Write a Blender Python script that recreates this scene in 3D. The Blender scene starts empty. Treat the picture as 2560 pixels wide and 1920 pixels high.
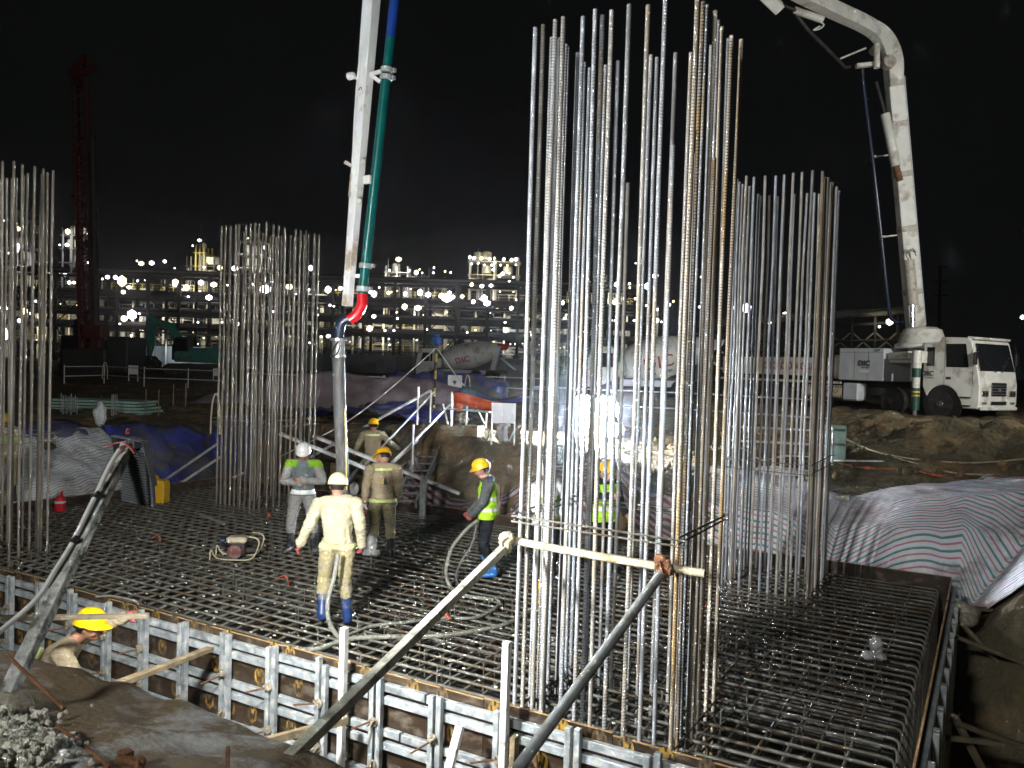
import bpy, bmesh, math, random
import numpy as np
from mathutils import Vector, Matrix, noise, Euler
R_ = random.Random(7)
D = bpy.data
SC = bpy.context.scene
COL = SC.collection
# ------------------------------------------------------------------ camera
F, CX, CY = 2070.0, 1280.0, 960.0
CAMZ = 3.1
_p = math.atan((CY - 908) / F); _a = math.radians(30.1); _r = math.atan(.03)
FW = np.array([-math.sin(_a)*math.cos(_p), math.cos(_a)*math.cos(_p), -math.sin(_p)])
_rt = np.array([math.cos(_a), math.sin(_a), 0.0]); _up = np.cross(_rt, FW)
RT = _rt*math.cos(_r) + _up*math.sin(_r); UP = _up*math.cos(_r) - _rt*math.sin(_r)
CAM = np.array([0.0, 0.0, CAMZ])
cd = D.cameras.new('camera'); cam = D.objects.new('camera', cd); COL.objects.link(cam)
cam.matrix_world = Matrix(((RT[0], UP[0], -FW[0], 0), (RT[1], UP[1], -FW[1], 0), (RT[2], UP[2], -FW[2], CAMZ), (0, 0, 0, 1)))
cd.sensor_fit = 'HORIZONTAL'; cd.sensor_width = 36; cd.lens = F*36/2560; cd.clip_start = .05; cd.clip_end = 3000
SC.camera = cam
def ray(x, y): return RT*(x-CX) - UP*(y-CY) + FW*F
def atz(x, y, z=0.0):
    d = ray(x, y); return Vector(CAM + d*(z-CAMZ)/d[2])
def aty(x, y, Y):
    d = ray(x, y); return Vector(CAM + d*(Y/d[1]))
def atd(x, y, dist): return Vector(CAM + ray(x, y)*dist/F)
# ------------------------------------------------------------------ world and exposure
W = D.worlds.new('World'); SC.world = W; W.use_nodes = True
bg = W.node_tree.nodes['Background']; bg.inputs[0].default_value = (.9, .95, 1, 1); bg.inputs[1].default_value = .0035
SC.view_settings.view_transform = 'Standard'; SC.view_settings.look = 'None'
SC.view_settings.exposure = 0; SC.view_settings.gamma = 1
SC.cycles.use_denoising = True
SC.cycles.max_bounces = 5; SC.cycles.diffuse_bounces = 2; SC.cycles.glossy_bounces = 2; SC.cycles.transparent_max_bounces = 8
SC.cycles.sample_clamp_indirect = 1.5; SC.cycles.sample_clamp_direct = 0
SC.cycles.caustics_reflective = False; SC.cycles.caustics_refractive = False

# ------------------------------------------------------------------ materials
def nn(nt, t, **k):
    n = nt.nodes.new(t)
    for a, b in k.items(): setattr(n, a, b)
    return n
def mat(name, col, rough=.6, metal=0.0, var=.25, scale=6.0, bump=.0, bscale=40.0, dirt=None, dscale=2.0, damt=.5, emit=None, estr=0, rnd=0.0, alpha=1.0, stretch=None, spec=.5):
    m = D.materials.new(name); m.use_nodes = True; nt = m.node_tree
    b = nt.nodes['Principled BSDF']; L = nt.links.new
    b.inputs['Roughness'].default_value = rough; b.inputs['Metallic'].default_value = metal
    b.inputs['Specular IOR Level'].default_value = spec if rough < .8 else .12
    if alpha < 1: b.inputs['Alpha'].default_value = alpha
    tc = nn(nt, 'ShaderNodeTexCoord'); src = tc.outputs['Object']
    if stretch:
        mp = nn(nt, 'ShaderNodeMapping'); mp.inputs['Scale'].default_value = stretch; L(src, mp.inputs[0]); src = mp.outputs[0]
    oi = nn(nt, 'ShaderNodeObjectInfo')
    off = nn(nt, 'ShaderNodeVectorMath', operation='ADD'); L(src, off.inputs[0])
    mu = nn(nt, 'ShaderNodeMath', operation='MULTIPLY'); mu.inputs[1].default_value = 37; L(oi.outputs['Random'], mu.inputs[0]); L(mu.outputs[0], off.inputs[1])
    n1 = nn(nt, 'ShaderNodeTexNoise'); n1.inputs['Scale'].default_value = scale; n1.inputs['Detail'].default_value = 6; L(off.outputs[0], n1.inputs[0])
    mr = nn(nt, 'ShaderNodeMapRange'); mr.inputs[1].default_value = .3; mr.inputs[2].default_value = .7; mr.inputs[3].default_value = 1-var; mr.inputs[4].default_value = 1+var; L(n1.outputs[0], mr.inputs[0])
    hs = nn(nt, 'ShaderNodeMix', data_type='RGBA', blend_type='MULTIPLY'); hs.inputs[0].default_value = 1
    hs.inputs[6].default_value = (*col, 1); L(mr.outputs[0], hs.inputs[7]); out = hs.outputs[2]
    if rnd:
        m2 = nn(nt, 'ShaderNodeMapRange'); m2.inputs[3].default_value = 1-rnd; m2.inputs[4].default_value = 1+rnd; L(oi.outputs['Random'], m2.inputs[0])
        h2 = nn(nt, 'ShaderNodeMix', data_type='RGBA', blend_type='MULTIPLY'); h2.inputs[0].default_value = 1; L(out, h2.inputs[6]); L(m2.outputs[0], h2.inputs[7]); out = h2.outputs[2]
    if dirt:
        n2 = nn(nt, 'ShaderNodeTexNoise'); n2.inputs['Scale'].default_value = dscale; n2.inputs['Detail'].default_value = 8; n2.inputs['Roughness'].default_value = .65; L(off.outputs[0], n2.inputs[0])
        r2 = nn(nt, 'ShaderNodeMapRange'); r2.inputs[1].default_value = .62-damt*.3; r2.inputs[2].default_value = .70-damt*.2; L(n2.outputs[0], r2.inputs[0])
        h3 = nn(nt, 'ShaderNodeMix', data_type='RGBA'); L(r2.outputs[0], h3.inputs[0]); L(out, h3.inputs[6]); h3.inputs[7].default_value = (*dirt, 1); out = h3.outputs[2]
        rr = nn(nt, 'ShaderNodeMapRange'); rr.inputs[3].default_value = rough; rr.inputs[4].default_value = .9; L(r2.outputs[0], rr.inputs[0]); L(rr.outputs[0], b.inputs['Roughness'])
        if metal:
            mm = nn(nt, 'ShaderNodeMapRange'); mm.inputs[3].default_value = metal; mm.inputs[4].default_value = 0; L(r2.outputs[0], mm.inputs[0]); L(mm.outputs[0], b.inputs['Metallic'])
    L(out, b.inputs['Base Color'])
    if bump:
        n3 = nn(nt, 'ShaderNodeTexNoise'); n3.inputs['Scale'].default_value = bscale; n3.inputs['Detail'].default_value = 5; L(off.outputs[0], n3.inputs[0])
        bp = nn(nt, 'ShaderNodeBump'); bp.inputs['Strength'].default_value = min(1, bump); bp.inputs['Distance'].default_value = .02*max(1, bump); L(n3.outputs[0], bp.inputs['Height']); L(bp.outputs[0], b.inputs['Normal'])
    if emit:
        b.inputs['Emission Color'].default_value = (*emit, 1); b.inputs['Emission Strength'].default_value = estr
    return m
M = {}
M['soil'] = mat('soil', (.22, .155, .085), .95, var=.5, scale=2.2, bump=5, bscale=5, dirt=(.11, .095, .06), dscale=.8, damt=.8)
M['blinding'] = mat('blinding_concrete', (.12, .12, .105), .9, var=.3, scale=2)
M['rebar'] = mat('rebar_steel', (.165, .165, .145), .65, .05, var=.4, scale=3, dirt=(.13, .09, .055), dscale=4, damt=.4, rnd=.22, bump=.6, bscale=90, spec=.22)
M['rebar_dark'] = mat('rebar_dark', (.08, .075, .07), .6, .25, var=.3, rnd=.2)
M['galv'] = mat('galvanised_steel', (.38, .43, .46), .45, .35, var=.3, scale=14, dirt=(.50, .52, .50), dscale=9, damt=.5, bump=.3, bscale=60, rnd=.12)
M['galv2'] = mat('galvanised_tube', (.40, .44, .45), .5, .2, var=.25, scale=8, dirt=(.22, .22, .19), dscale=7, damt=.35, rnd=.12)
M['scaf'] = mat('scaffold_tube', (.60, .61, .61), .5, .15, var=.25, scale=6, rnd=.15)
M['white_tube'] = mat('pale_coated_tube', (.85, .86, .86), .5, 0, var=.12, scale=6, dirt=(.4, .38, .33), dscale=9, damt=.2)
M['cream'] = mat('cream_bamboo_pole', (.62, .56, .40), .6, 0, var=.2, scale=5, dirt=(.35, .28, .16), dscale=8, damt=.3, bump=.4)
M['cement_tube'] = mat('cement_coated_tube', (.62, .62, .53), .8, 0, var=.2, scale=8, dirt=(.25, .25, .2), dscale=7, damt=.35, bump=.5)
M['ply'] = mat('film_faced_plywood', (.042, .028, .018), .35, 0, var=.35, scale=4, dirt=(.12, .10, .075), dscale=5, damt=.35, stretch=(1, 1, 2), rnd=.25)
M['ply_edge'] = mat('plywood_edge', (.42, .27, .13), .8, var=.3, scale=12)
M['yellow_print'] = mat('yellow_print', (.42, .25, .03), .5, var=.35, scale=9, dirt=(.10, .07, .04), dscale=7, damt=.8, rnd=.35)
M['brown_print'] = mat('brown_print', (.042, .028, .018), .4, var=.2)
M['rust'] = mat('rusty_steel', (.20, .10, .055), .8, .2, var=.35, scale=10, bump=.5)
M['castnut'] = mat('cement_caked_casting', (.30, .27, .21), .85, .1, var=.35, scale=20, bump=.6)
M['wood'] = mat('rough_timber', (.30, .24, .15), .85, var=.3, scale=5, stretch=(1, 1, 1), bump=.5, dirt=(.16, .14, .10), dscale=4, damt=.4)
M['darkwood'] = mat('weathered_timber', (.20, .17, .12), .9, var=.3, scale=5, bump=.5, rnd=.3)
M['sheet'] = mat('grey_geotextile', (.64, .66, .66), .8, var=.22, scale=3, dirt=(.20, .15, .09), dscale=1.5, damt=.82, bump=.8, bscale=25)
M['rock'] = mat('pale_rubble', (.62, .61, .52), .95, var=.4, scale=14, bump=2, bscale=30)
M['concrete_pole'] = mat('cement_splashed_post', (.50, .51, .48), .85, var=.4, scale=14, dirt=(.13, .13, .12), dscale=8, damt=.5, bump=1, bscale=30)
M['white_cable'] = mat('white_cable', (.75, .76, .74), .5, var=.08)
M['lamp_metal'] = mat('lamp_housing', (.13, .145, .16), .65, .0, var=.15)
M['orange'] = mat('orange_ribbon', (.85, .16, .07), .6, var=.15)
M['pink_tape'] = mat('red_white_tape', (.75, .45, .42), .6, var=.1, dirt=(.7, .08, .06), dscale=9, damt=.8)
M['blue_tarp'] = mat('blue_tarpaulin', (.04, .055, .32), .55, var=.3, scale=3, dirt=(.10, .10, .13), dscale=1.2, damt=.7, bump=.4, bscale=12)
M['red_tarp'] = mat('red_tarpaulin', (.75, .12, .05), .6, var=.15)
M['net'] = mat('purplish_grey_sheet', (.20, .165, .18), .9, var=.3, scale=2, bump=.6, bscale=10)
M['white_board'] = mat('white_board', (.72, .74, .75), .5, var=.06)
M['black'] = mat('black_plastic', (.015, .015, .016), .5, var=.1)
M['rubber'] = mat('rubber', (.03, .03, .03), .75, var=.3)
M['hose'] = mat('cement_streaked_rubber', (.10, .105, .105), .6, var=.35, scale=6, dirt=(.2, .2, .18), dscale=4, damt=.35, stretch=(3, 3, .6))
M['dusty_hose'] = mat('cement_dusted_hose', (.30, .31, .27), .8, var=.3, scale=12, dirt=(.14, .14, .12), dscale=12, damt=.4, bump=.5, bscale=90)
M['boomwhite'] = mat('white_boom_paint', (.74, .76, .75), .4, var=.08, scale=3, dirt=(.42, .36, .27), dscale=2.2, damt=.16)
M['boomside'] = mat('scuffed_boom_paint', (.50, .47, .41), .5, var=.2, scale=4, dirt=(.28, .21, .13), dscale=4, damt=.4)
M['green_pipe'] = mat('green_pipe_paint', (.0, .095, .085), .28, 0, var=.15, scale=3, spec=.6)
M['blue_pipe'] = mat('blue_pipe_paint', (.01, .055, .30), .3, var=.2, scale=3)
M['red_pipe'] = mat('red_pipe_paint', (.62, .012, .02), .25, var=.15, scale=4)
M['navy_pipe'] = mat('navy_pipe_paint', (.02, .03, .06), .25, var=.2)
M['silver'] = mat('bare_steel', (.62, .63, .64), .3, .8, var=.12, scale=6)
M['chrome'] = mat('chrome_rod', (.85, .87, .88), .12, .9, var=.03)
M['jerry'] = mat('yellow_plastic', (.85, .5, .01), .4, var=.1, scale=4)
M['redplastic'] = mat('red_plastic', (.62, .02, .03), .4, var=.15)
M['bag'] = mat('clear_plastic_bag', (.62, .62, .64), .2, 0, var=.25, scale=9, bump=1, bscale=12, alpha=.75, spec=.9)
M['skin'] = mat('skin', (.40, .20, .13), .55, var=.12, scale=9)
M['hair'] = mat('hair', (.012, .01, .009), .6, var=.2)
M['eye'] = mat('eye_dark', (.03, .02, .02), .3)
M['helmet_y'] = mat('yellow_helmet', (.85, .48, .005), .3, var=.06)
M['helmet_w'] = mat('white_helmet', (.80, .81, .80), .3, var=.05)
M['helmet_c'] = mat('pale_yellow_helmet', (.80, .78, .42), .35, var=.06)
M['khaki'] = mat('khaki_work_cloth', (.36, .30, .20), .85, dirt=(.25, .22, .17), dscale=4, damt=.3, var=.2, scale=5, bump=.6, bscale=14)
M['khaki_pale'] = mat('pale_khaki_cloth', (.43, .40, .28), .85, var=.1, scale=5, bump=.6, bscale=14)
M['khaki_tr'] = mat('khaki_trouser_cloth', (.36, .315, .18), .85, dirt=(.26, .25, .2), dscale=5, damt=.35, var=.2, scale=5, bump=.6, bscale=14)
M['grey_cloth'] = mat('grey_work_cloth', (.30, .30, .29), .85, var=.15, scale=5, bump=.6, bscale=14)
M['slate_cloth'] = mat('slate_knit', (.10, .11, .115), .85, var=.15, scale=5, bump=.5, bscale=20)
M['steel_cloth'] = mat('blue_grey_waistcoat', (.13, .16, .17), .8, var=.15)
M['dark_cloth'] = mat('dark_cloth', (.018, .02, .024), .85, var=.3, scale=8)
M['white_cloth'] = mat('white_cloth', (.78, .79, .80), .85, var=.08, bump=.5, bscale=14)
M['hivis'] = mat('lime_hivis', (.42, .78, .02), .7, var=.12, emit=(.3, .7, .02), estr=0)
M['refl'] = mat('silver_reflective_strip', (.78, .80, .80), .35, 0, var=.08)
M['refl_y'] = mat('lime_reflective_strip', (.66, .78, .30), .35, 0, var=.08)
M['blue_cloth'] = mat('royal_blue_cloth', (.02, .05, .32), .8, var=.15)
M['green_cloth'] = mat('green_cloth', (.22, .42, .03), .8, var=.15)
M['boot_navy'] = mat('navy_rubber_boot', (.018, .05, .17), .4, var=.25, scale=6, dirt=(.2, .19, .17), dscale=6, damt=.3)
M['boot_blue'] = mat('bright_blue_rubber_boot', (.04, .19, .55), .35, var=.15, scale=6, dirt=(.25, .3, .36), dscale=6, damt=.25)
M['boot_black'] = mat('black_rubber_boot', (.03, .035, .045), .4, var=.3, scale=6, dirt=(.18, .18, .17), dscale=7, damt=.3)
M['glove'] = mat('stained_glove', (.30, .085, .08), .8, var=.3, scale=15)
M['glove_w'] = mat('white_glove', (.6, .6, .58), .8, var=.2, scale=15)
M['red_sole'] = mat('red_boot_sole', (.45, .06, .04), .6)
M['truck_white'] = mat('dusty_truck_paint', (.72, .72, .67), .45, var=.1, scale=2, dirt=(.40, .37, .30), dscale=1.5, damt=.35)
M['truck_grey'] = mat('grey_panel', (.50, .53, .56), .5, var=.08, scale=2)
M['glass'] = mat('dark_cab_glass', (.012, .014, .015), .08, var=.1, spec=.8)
M['tyre'] = mat('dusty_tyre', (.035, .033, .03), .9, var=.4, scale=5)
M['rim'] = mat('dark_wheel_rim', (.08, .08, .075), .6, .3, var=.3)
M['dark_steel'] = mat('dark_steel', (.05, .05, .048), .6, .3, var=.3)
M['letters_red'] = mat('red_lettering', (.38, .02, .03), .5, var=.1)
M['letters_dark'] = mat('dark_lettering', (.05, .05, .055), .5, var=.1)
M['leg_green'] = mat('dark_green_outrigger', (.02, .07, .05), .4, var=.15)
M['stripe_y'] = mat('yellow_hazard', (.6, .45, .05), .5)
M['teal'] = mat('teal_machine_paint', (.02, .22, .18), .5, var=.2, scale=3, dirt=(.1, .09, .06), dscale=2, damt=.35)
M['maroon'] = mat('maroon_mast_paint', (.085, .014, .013), .6, var=.3, scale=3)
M['plant_steel'] = mat('plant_steelwork', (.018, .02, .018), .7, .2, var=.3)
M['plant_pipe'] = mat('lagged_pipe', (.17, .165, .14), .55, .1, var=.35, scale=.5)
M['plant_vessel'] = mat('vessel_cladding', (.40, .38, .29), .5, .1, var=.5, scale=.4)
M['plant_yellow'] = mat('yellow_guardrail', (.34, .28, .06), .6, var=.2)
M['shed'] = mat('corrugated_shed', (.16, .18, .19), .6, .2, var=.15)
M['sage'] = mat('pale_green_paint', (.30, .46, .40), .6, var=.2, scale=4)
M['lamp_on'] = mat('lit_lamp_white', (.9, .9, .9), .5, emit=(.93, .90, 1.0), estr=7)
M['lamp_warm'] = mat('lit_lamp_warm', (.9, .9, .8), .5, emit=(1.0, .84, .52), estr=4)
M['flood'] = mat('lit_floodlight', (1, 1, 1), .5, emit=(.86, .94, 1.0), estr=700)
M['led_red'] = mat('red_marker_light', (1, .2, .2), .5, emit=(1, .05, .1), estr=12)
for k in ('lamp_on', 'lamp_warm', 'led_red', 'flood'): M[k].cycles.emission_sampling = 'NONE'

# rebar of the columns: individually tinted grey / tan / orange bars with blotches along the length
def column_steel():
    m = D.materials.new('column_rebar'); m.use_nodes = True; nt = m.node_tree; L = nt.links.new; b = nt.nodes['Principled BSDF']
    tc = nn(nt, 'ShaderNodeTexCoord'); oi = nn(nt, 'ShaderNodeObjectInfo')
    cr = nn(nt, 'ShaderNodeValToRGB'); L(oi.outputs['Random'], cr.inputs[0])
    e = cr.color_ramp; e.elements[0].color = (.36, .38, .42, 1); e.elements[1].color = (.38, .36, .33, 1)
    for p, c in ((.25, (.42, .44, .48, 1)), (.5, (.30, .33, .37, 1)), (.72, (.41, .40, .38, 1)), (.9, (.36, .35, .32, 1))):
        x = e.elements.new(p); x.color = c
    mp = nn(nt, 'ShaderNodeMapping'); mp.inputs['Scale'].default_value = (3, 3, 1.1); L(tc.outputs['Object'], mp.inputs[0])
    mu = nn(nt, 'ShaderNodeMath', operation='MULTIPLY'); mu.inputs[1].default_value = 91; L(oi.outputs['Random'], mu.inputs[0])
    ad = nn(nt, 'ShaderNodeVectorMath', operation='ADD'); L(mp.outputs[0], ad.inputs[0]); L(mu.outputs[0], ad.inputs[1])
    n1 = nn(nt, 'ShaderNodeTexNoise'); n1.inputs['Scale'].default_value = .9; n1.inputs['Detail'].default_value = 7; L(ad.outputs[0], n1.inputs[0])
    r1 = nn(nt, 'ShaderNodeMapRange'); r1.inputs[1].default_value = .56; r1.inputs[2].default_value = .66; r1.inputs[4].default_value = .75; L(n1.outputs[0], r1.inputs[0])
    m1 = nn(nt, 'ShaderNodeMix', data_type='RGBA'); L(r1.outputs[0], m1.inputs[0]); L(cr.outputs[0], m1.inputs[6]); m1.inputs[7].default_value = (.42, .36, .27, 1)
    n2 = nn(nt, 'ShaderNodeTexNoise'); n2.inputs['Scale'].default_value = 5; n2.inputs['Detail'].default_value = 6; L(ad.outputs[0], n2.inputs[0])
    r2 = nn(nt, 'ShaderNodeMapRange'); r2.inputs[1].default_value = .3; r2.inputs[2].default_value = .7; r2.inputs[3].default_value = .7; r2.inputs[4].default_value = 1.25; L(n2.outputs[0], r2.inputs[0])
    m2 = nn(nt, 'ShaderNodeMix', data_type='RGBA', blend_type='MULTIPLY'); m2.inputs[0].default_value = 1; L(m1.outputs[2], m2.inputs[6]); L(r2.outputs[0], m2.inputs[7])
    L(m2.outputs[2], b.inputs['Base Color']); b.inputs['Roughness'].default_value = .55; b.inputs['Metallic'].default_value = .05; b.inputs['Specular IOR Level'].default_value = .2
    return m
M['column_bar'] = column_steel()
M['orange_bar'] = mat('orange_rusted_rebar', (.42, .27, .12), .7, .1, var=.35, scale=3, dirt=(.34, .33, .32), dscale=1.2, damt=.8)
M['tan_bar'] = mat('tan_rusty_rebar', (.54, .48, .40), .6, .05, var=.3, scale=3, dirt=(.46, .32, .16), dscale=1.3, damt=.35, rnd=.15, stretch=(3, 3, .5))
M['brown_bar'] = mat('dull_brown_rebar', (.21, .185, .15), .65, .05, var=.3, scale=3, rnd=.35)

def stripe_mat(name, base, c1, c2, freq, soil=.35, width=.22):
    m = D.materials.new(name); m.use_nodes = True; nt = m.node_tree; L = nt.links.new; b = nt.nodes['Principled BSDF']
    uv = nn(nt, 'ShaderNodeUVMap'); sp = nn(nt, 'ShaderNodeSeparateXYZ'); L(uv.outputs[0], sp.inputs[0])
    tc = nn(nt, 'ShaderNodeTexCoord')
    nz = nn(nt, 'ShaderNodeTexNoise'); nz.inputs['Scale'].default_value = 1.6; nz.inputs['Detail'].default_value = 4; L(tc.outputs['Object'], nz.inputs[0])
    ma = nn(nt, 'ShaderNodeMath', operation='MULTIPLY_ADD'); ma.inputs[1].default_value = .05; L(nz.outputs[0], ma.inputs[0]); L(sp.outputs[1], ma.inputs[2])
    mu = nn(nt, 'ShaderNodeMath', operation='MULTIPLY'); mu.inputs[1].default_value = freq; L(ma.outputs[0], mu.inputs[0])
    fr = nn(nt, 'ShaderNodeMath', operation='FRACT'); L(mu.outputs[0], fr.inputs[0])
    cr = nn(nt, 'ShaderNodeValToRGB'); L(fr.outputs[0], cr.inputs[0]); e = cr.color_ramp
    e.elements[0].color = (*base, 1); e.elements[0].position = 0; e.elements[1].color = (*base, 1); e.elements[1].position = 1
    for p, c in ((.16, base), (.2, c1), (.2+width*.7, c1), (.24+width*.7, base), (.62, base), (.66, c2), (.66+width, c2), (.70+width, base)):
        x = e.elements.new(min(.99, p)); x.color = (*c, 1)
    n2 = nn(nt, 'ShaderNodeTexNoise'); n2.inputs['Scale'].default_value = 1.1; n2.inputs['Detail'].default_value = 9; n2.inputs['Roughness'].default_value = .7; L(tc.outputs['Object'], n2.inputs[0])
    r2 = nn(nt, 'ShaderNodeMapRange'); r2.inputs[1].default_value = .56-.2*soil; r2.inputs[2].default_value = .68-.1*soil; r2.inputs[4].default_value = .85; L(n2.outputs[0], r2.inputs[0])
    h = nn(nt, 'ShaderNodeMix', data_type='RGBA'); L(r2.outputs[0], h.inputs[0]); L(cr.outputs[0], h.inputs[6]); h.inputs[7].default_value = (.16, .13, .10, 1)
    L(h.outputs[2], b.inputs['Base Color']); b.inputs['Roughness'].default_value = .7; b.inputs['Specular IOR Level'].default_value = .2
    n3 = nn(nt, 'ShaderNodeTexNoise'); n3.inputs['Scale'].default_value = 4; n3.inputs['Detail'].default_value = 5; L(tc.outputs['Object'], n3.inputs[0])
    bp = nn(nt, 'ShaderNodeBump'); bp.inputs['Strength'].default_value = .8; bp.inputs['Distance'].default_value = .06; L(n3.outputs[0], bp.inputs['Height']); L(bp.outputs[0], b.inputs['Normal'])
    return m
M['tarp_rgb'] = stripe_mat('red_green_striped_sheet', (.84, .88, .94), (.60, .24, .30), (.16, .32, .33), 1, .05, .15)
M['tarp_pink'] = stripe_mat('soiled_striped_sheet', (.46, .43, .46), (.22, .07, .09), (.14, .09, .11), 1, .55, .26)
M['tarp_grey'] = stripe_mat('faded_striped_sheet', (.72, .76, .78), (.45, .38, .40), (.33, .40, .42), 1, .2, .16)

# ------------------------------------------------------------------ mesh helpers
def frame(ax):
    ax = ax.normalized(); h = Vector((0, 0, 1)) if abs(ax.z) < .9 else Vector((1, 0, 0))
    u = ax.cross(h).normalized(); v = ax.cross(u).normalized(); return u, v
class MB:
    def __init__(s): s.v = []; s.f = []; s.m = []
    def add(s, vs, fs, mi=0):
        b = len(s.v); s.v += [tuple(x) for x in vs]; s.f += [tuple(i+b for i in f) for f in fs]; s.m += [mi]*len(fs); return s
    def box(s, c, size, rz=0, mi=0, rot=None):
        hx, hy, hz = size[0]/2, size[1]/2, size[2]/2; c = Vector(c)
        Rm = rot if rot is not None else Matrix.Rotation(rz, 3, 'Z')
        vs = [c + Rm @ Vector((x*hx, y*hy, z*hz)) for x in (-1, 1) for y in (-1, 1) for z in (-1, 1)]
        return s.add(vs, [(0, 1, 3, 2), (4, 6, 7, 5), (0, 4, 5, 1), (2, 3, 7, 6), (0, 2, 6, 4), (1, 5, 7, 3)], mi)
    def bbox(s, x0, x1, y0, y1, z0, z1, mi=0): return s.box(((x0+x1)/2, (y0+y1)/2, (z0+z1)/2), (x1-x0, y1-y0, z1-z0), 0, mi)
    def bar(s, a, b, w, h, mi=0, up=None):
        a = Vector(a); b = Vector(b); ax = (b-a).normalized()
        if up is None: u, v = frame(ax)
        else: u = ax.cross(Vector(up)).normalized(); v = ax.cross(u).normalized()
        vs = [p + u*sx*w/2 + v*sy*h/2 for p in (a, b) for sx, sy in ((-1, -1), (1, -1), (1, 1), (-1, 1))]
        return s.add(vs, [(3, 2, 1, 0), (4, 5, 6, 7), (0, 1, 5, 4), (1, 2, 6, 5), (2, 3, 7, 6), (3, 0, 4, 7)], mi)
    def tube(s, pts, r, n=8, mi=0, cap=True, radii=None):
        pts = [Vector(p) for p in pts]; k = len(pts); vs = []
        u = None
        for i, p in enumerate(pts):
            t = (pts[min(i+1, k-1)] - pts[max(i-1, 0)]).normalized()
            if u is None: u, v = frame(t)
            else:
                u = (u - t*u.dot(t)); u = u.normalized() if u.length > 1e-6 else frame(t)[0]; v = t.cross(u).normalized()
            rr = radii[i] if radii else r
            for j in range(n):
                a = 2*math.pi*j/n; vs.append(p + (u*math.cos(a) + v*math.sin(a))*rr)
        fs = [(i*n+j, i*n+(j+1) % n, (i+1)*n+(j+1) % n, (i+1)*n+j) for i in range(k-1) for j in range(n)]
        if cap: fs += [tuple(range(n-1, -1, -1)), tuple((k-1)*n+j for j in range(n))]
        return s.add(vs, fs, mi)
    def lathe(s, prof, c=(0, 0, 0), axis='Z', n=16, mi=0, rot=None):
        vs = []; c = Vector(c); k = len(prof)
        for r, z in prof:
            for j in range(n):
                a = 2*math.pi*j/n; p = Vector((r*math.cos(a), r*math.sin(a), z))
                if axis == 'X': p = Vector((p.z, p.x, p.y))
                elif axis == 'Y': p = Vector((p.y, p.z, p.x))
                if rot is not None: p = rot @ p
                vs.append(c+p)
        fs = [(i*n+j, i*n+(j+1) % n, (i+1)*n+(j+1) % n, (i+1)*n+j) for i in range(k-1) for j in range(n)]
        fs += [tuple(range(n-1, -1, -1)), tuple((k-1)*n+j for j in range(n))]
        return s.add(vs, fs, mi)
    def ell(s, c, r, n=12, m=8, mi=0, rot=None):
        prof = [(max(1e-4, math.sin(math.pi*i/m)), -math.cos(math.pi*i/m)) for i in range(m+1)]
        b = len(s.v); s.lathe(prof, (0, 0, 0), 'Z', n, mi)
        for i in range(b, len(s.v)):
            p = Vector((s.v[i][0]*r[0], s.v[i][1]*r[1], s.v[i][2]*r[2]))
            if rot is not None: p = rot @ p
            s.v[i] = tuple(p+Vector(c))
        return s
    def prism(s, poly, y0, y1, mi=0):   # outline in x,z extruded along y
        n = len(poly); vs = [(x, y0, z) for x, z in poly] + [(x, y1, z) for x, z in poly]
        fs = [tuple(range(n)), tuple(range(2*n-1, n-1, -1))] + [(i, i+n, (i+1) % n+n, (i+1) % n) for i in range(n)]
        return s.add(vs, fs, mi)
    def build(s, name, m, parent=None, smooth=False, inv=None, bevel=0):
        me = D.meshes.new(name); vs = s.v
        if inv is not None: vs = [tuple(inv @ Vector(v)) for v in vs]
        me.from_pydata(vs, [], s.f)
        for x in (m if isinstance(m, (list, tuple)) else [m]): me.materials.append(x)
        if any(s.m): me.polygons.foreach_set('material_index', s.m)
        if smooth:
            me.polygons.foreach_set('use_smooth', [True]*len(me.polygons))
            try: me.set_sharp_from_angle(angle=math.radians(42))
            except Exception: pass
        me.update()
        bm = bmesh.new(); bm.from_mesh(me); bmesh.ops.recalc_face_normals(bm, faces=bm.faces)
        if bevel: bmesh.ops.bevel(bm, geom=bm.edges[:], offset=bevel, segments=1, affect='EDGES', clamp_overlap=True)
        bm.to_mesh(me); bm.free()
        o = D.objects.new(name, me); COL.objects.link(o)
        if parent is not None: o.parent = parent
        return o
INV = {}
def thing(name, label, cat, loc=(0, 0, 0), rz=0, group=None):
    o = D.objects.new(name, None); COL.objects.link(o); o.location = loc; o.rotation_euler = (0, 0, rz); o.empty_display_size = .2
    o['label'] = label; o['category'] = cat
    if group: o['group'] = group
    INV[o.name] = (Matrix.Translation(Vector(loc)) @ Matrix.Rotation(rz, 4, 'Z')).inverted()
    return o
def tag(o, label, cat, group=None):
    o['label'] = label; o['category'] = cat
    if group: o['group'] = group
    return o
def struct(o, kind='structure'): o['kind'] = kind; return o
def origin_to(o, p):
    p = Vector(p); o.data.transform(Matrix.Translation(-p)); o.location = p; return o
def copy_tree(o, loc, rz=0, label=None):
    c = o.copy(); COL.objects.link(c); c.location = loc; c.rotation_euler = (0, 0, rz)
    if label: c['label'] = label
    for ch in o.children:
        d = ch.copy(); COL.objects.link(d); d.parent = c
        for g in ch.children:
            e = g.copy(); COL.objects.link(e); e.parent = d
    return c
def inst(o, parent, loc=None, rot=None, scale=None):
    c = o.copy(); COL.objects.link(c); c.parent = parent
    if loc is not None: c.location = loc
    if rot is not None: c.rotation_euler = rot
    if scale is not None: c.scale = scale
    return c
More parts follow.
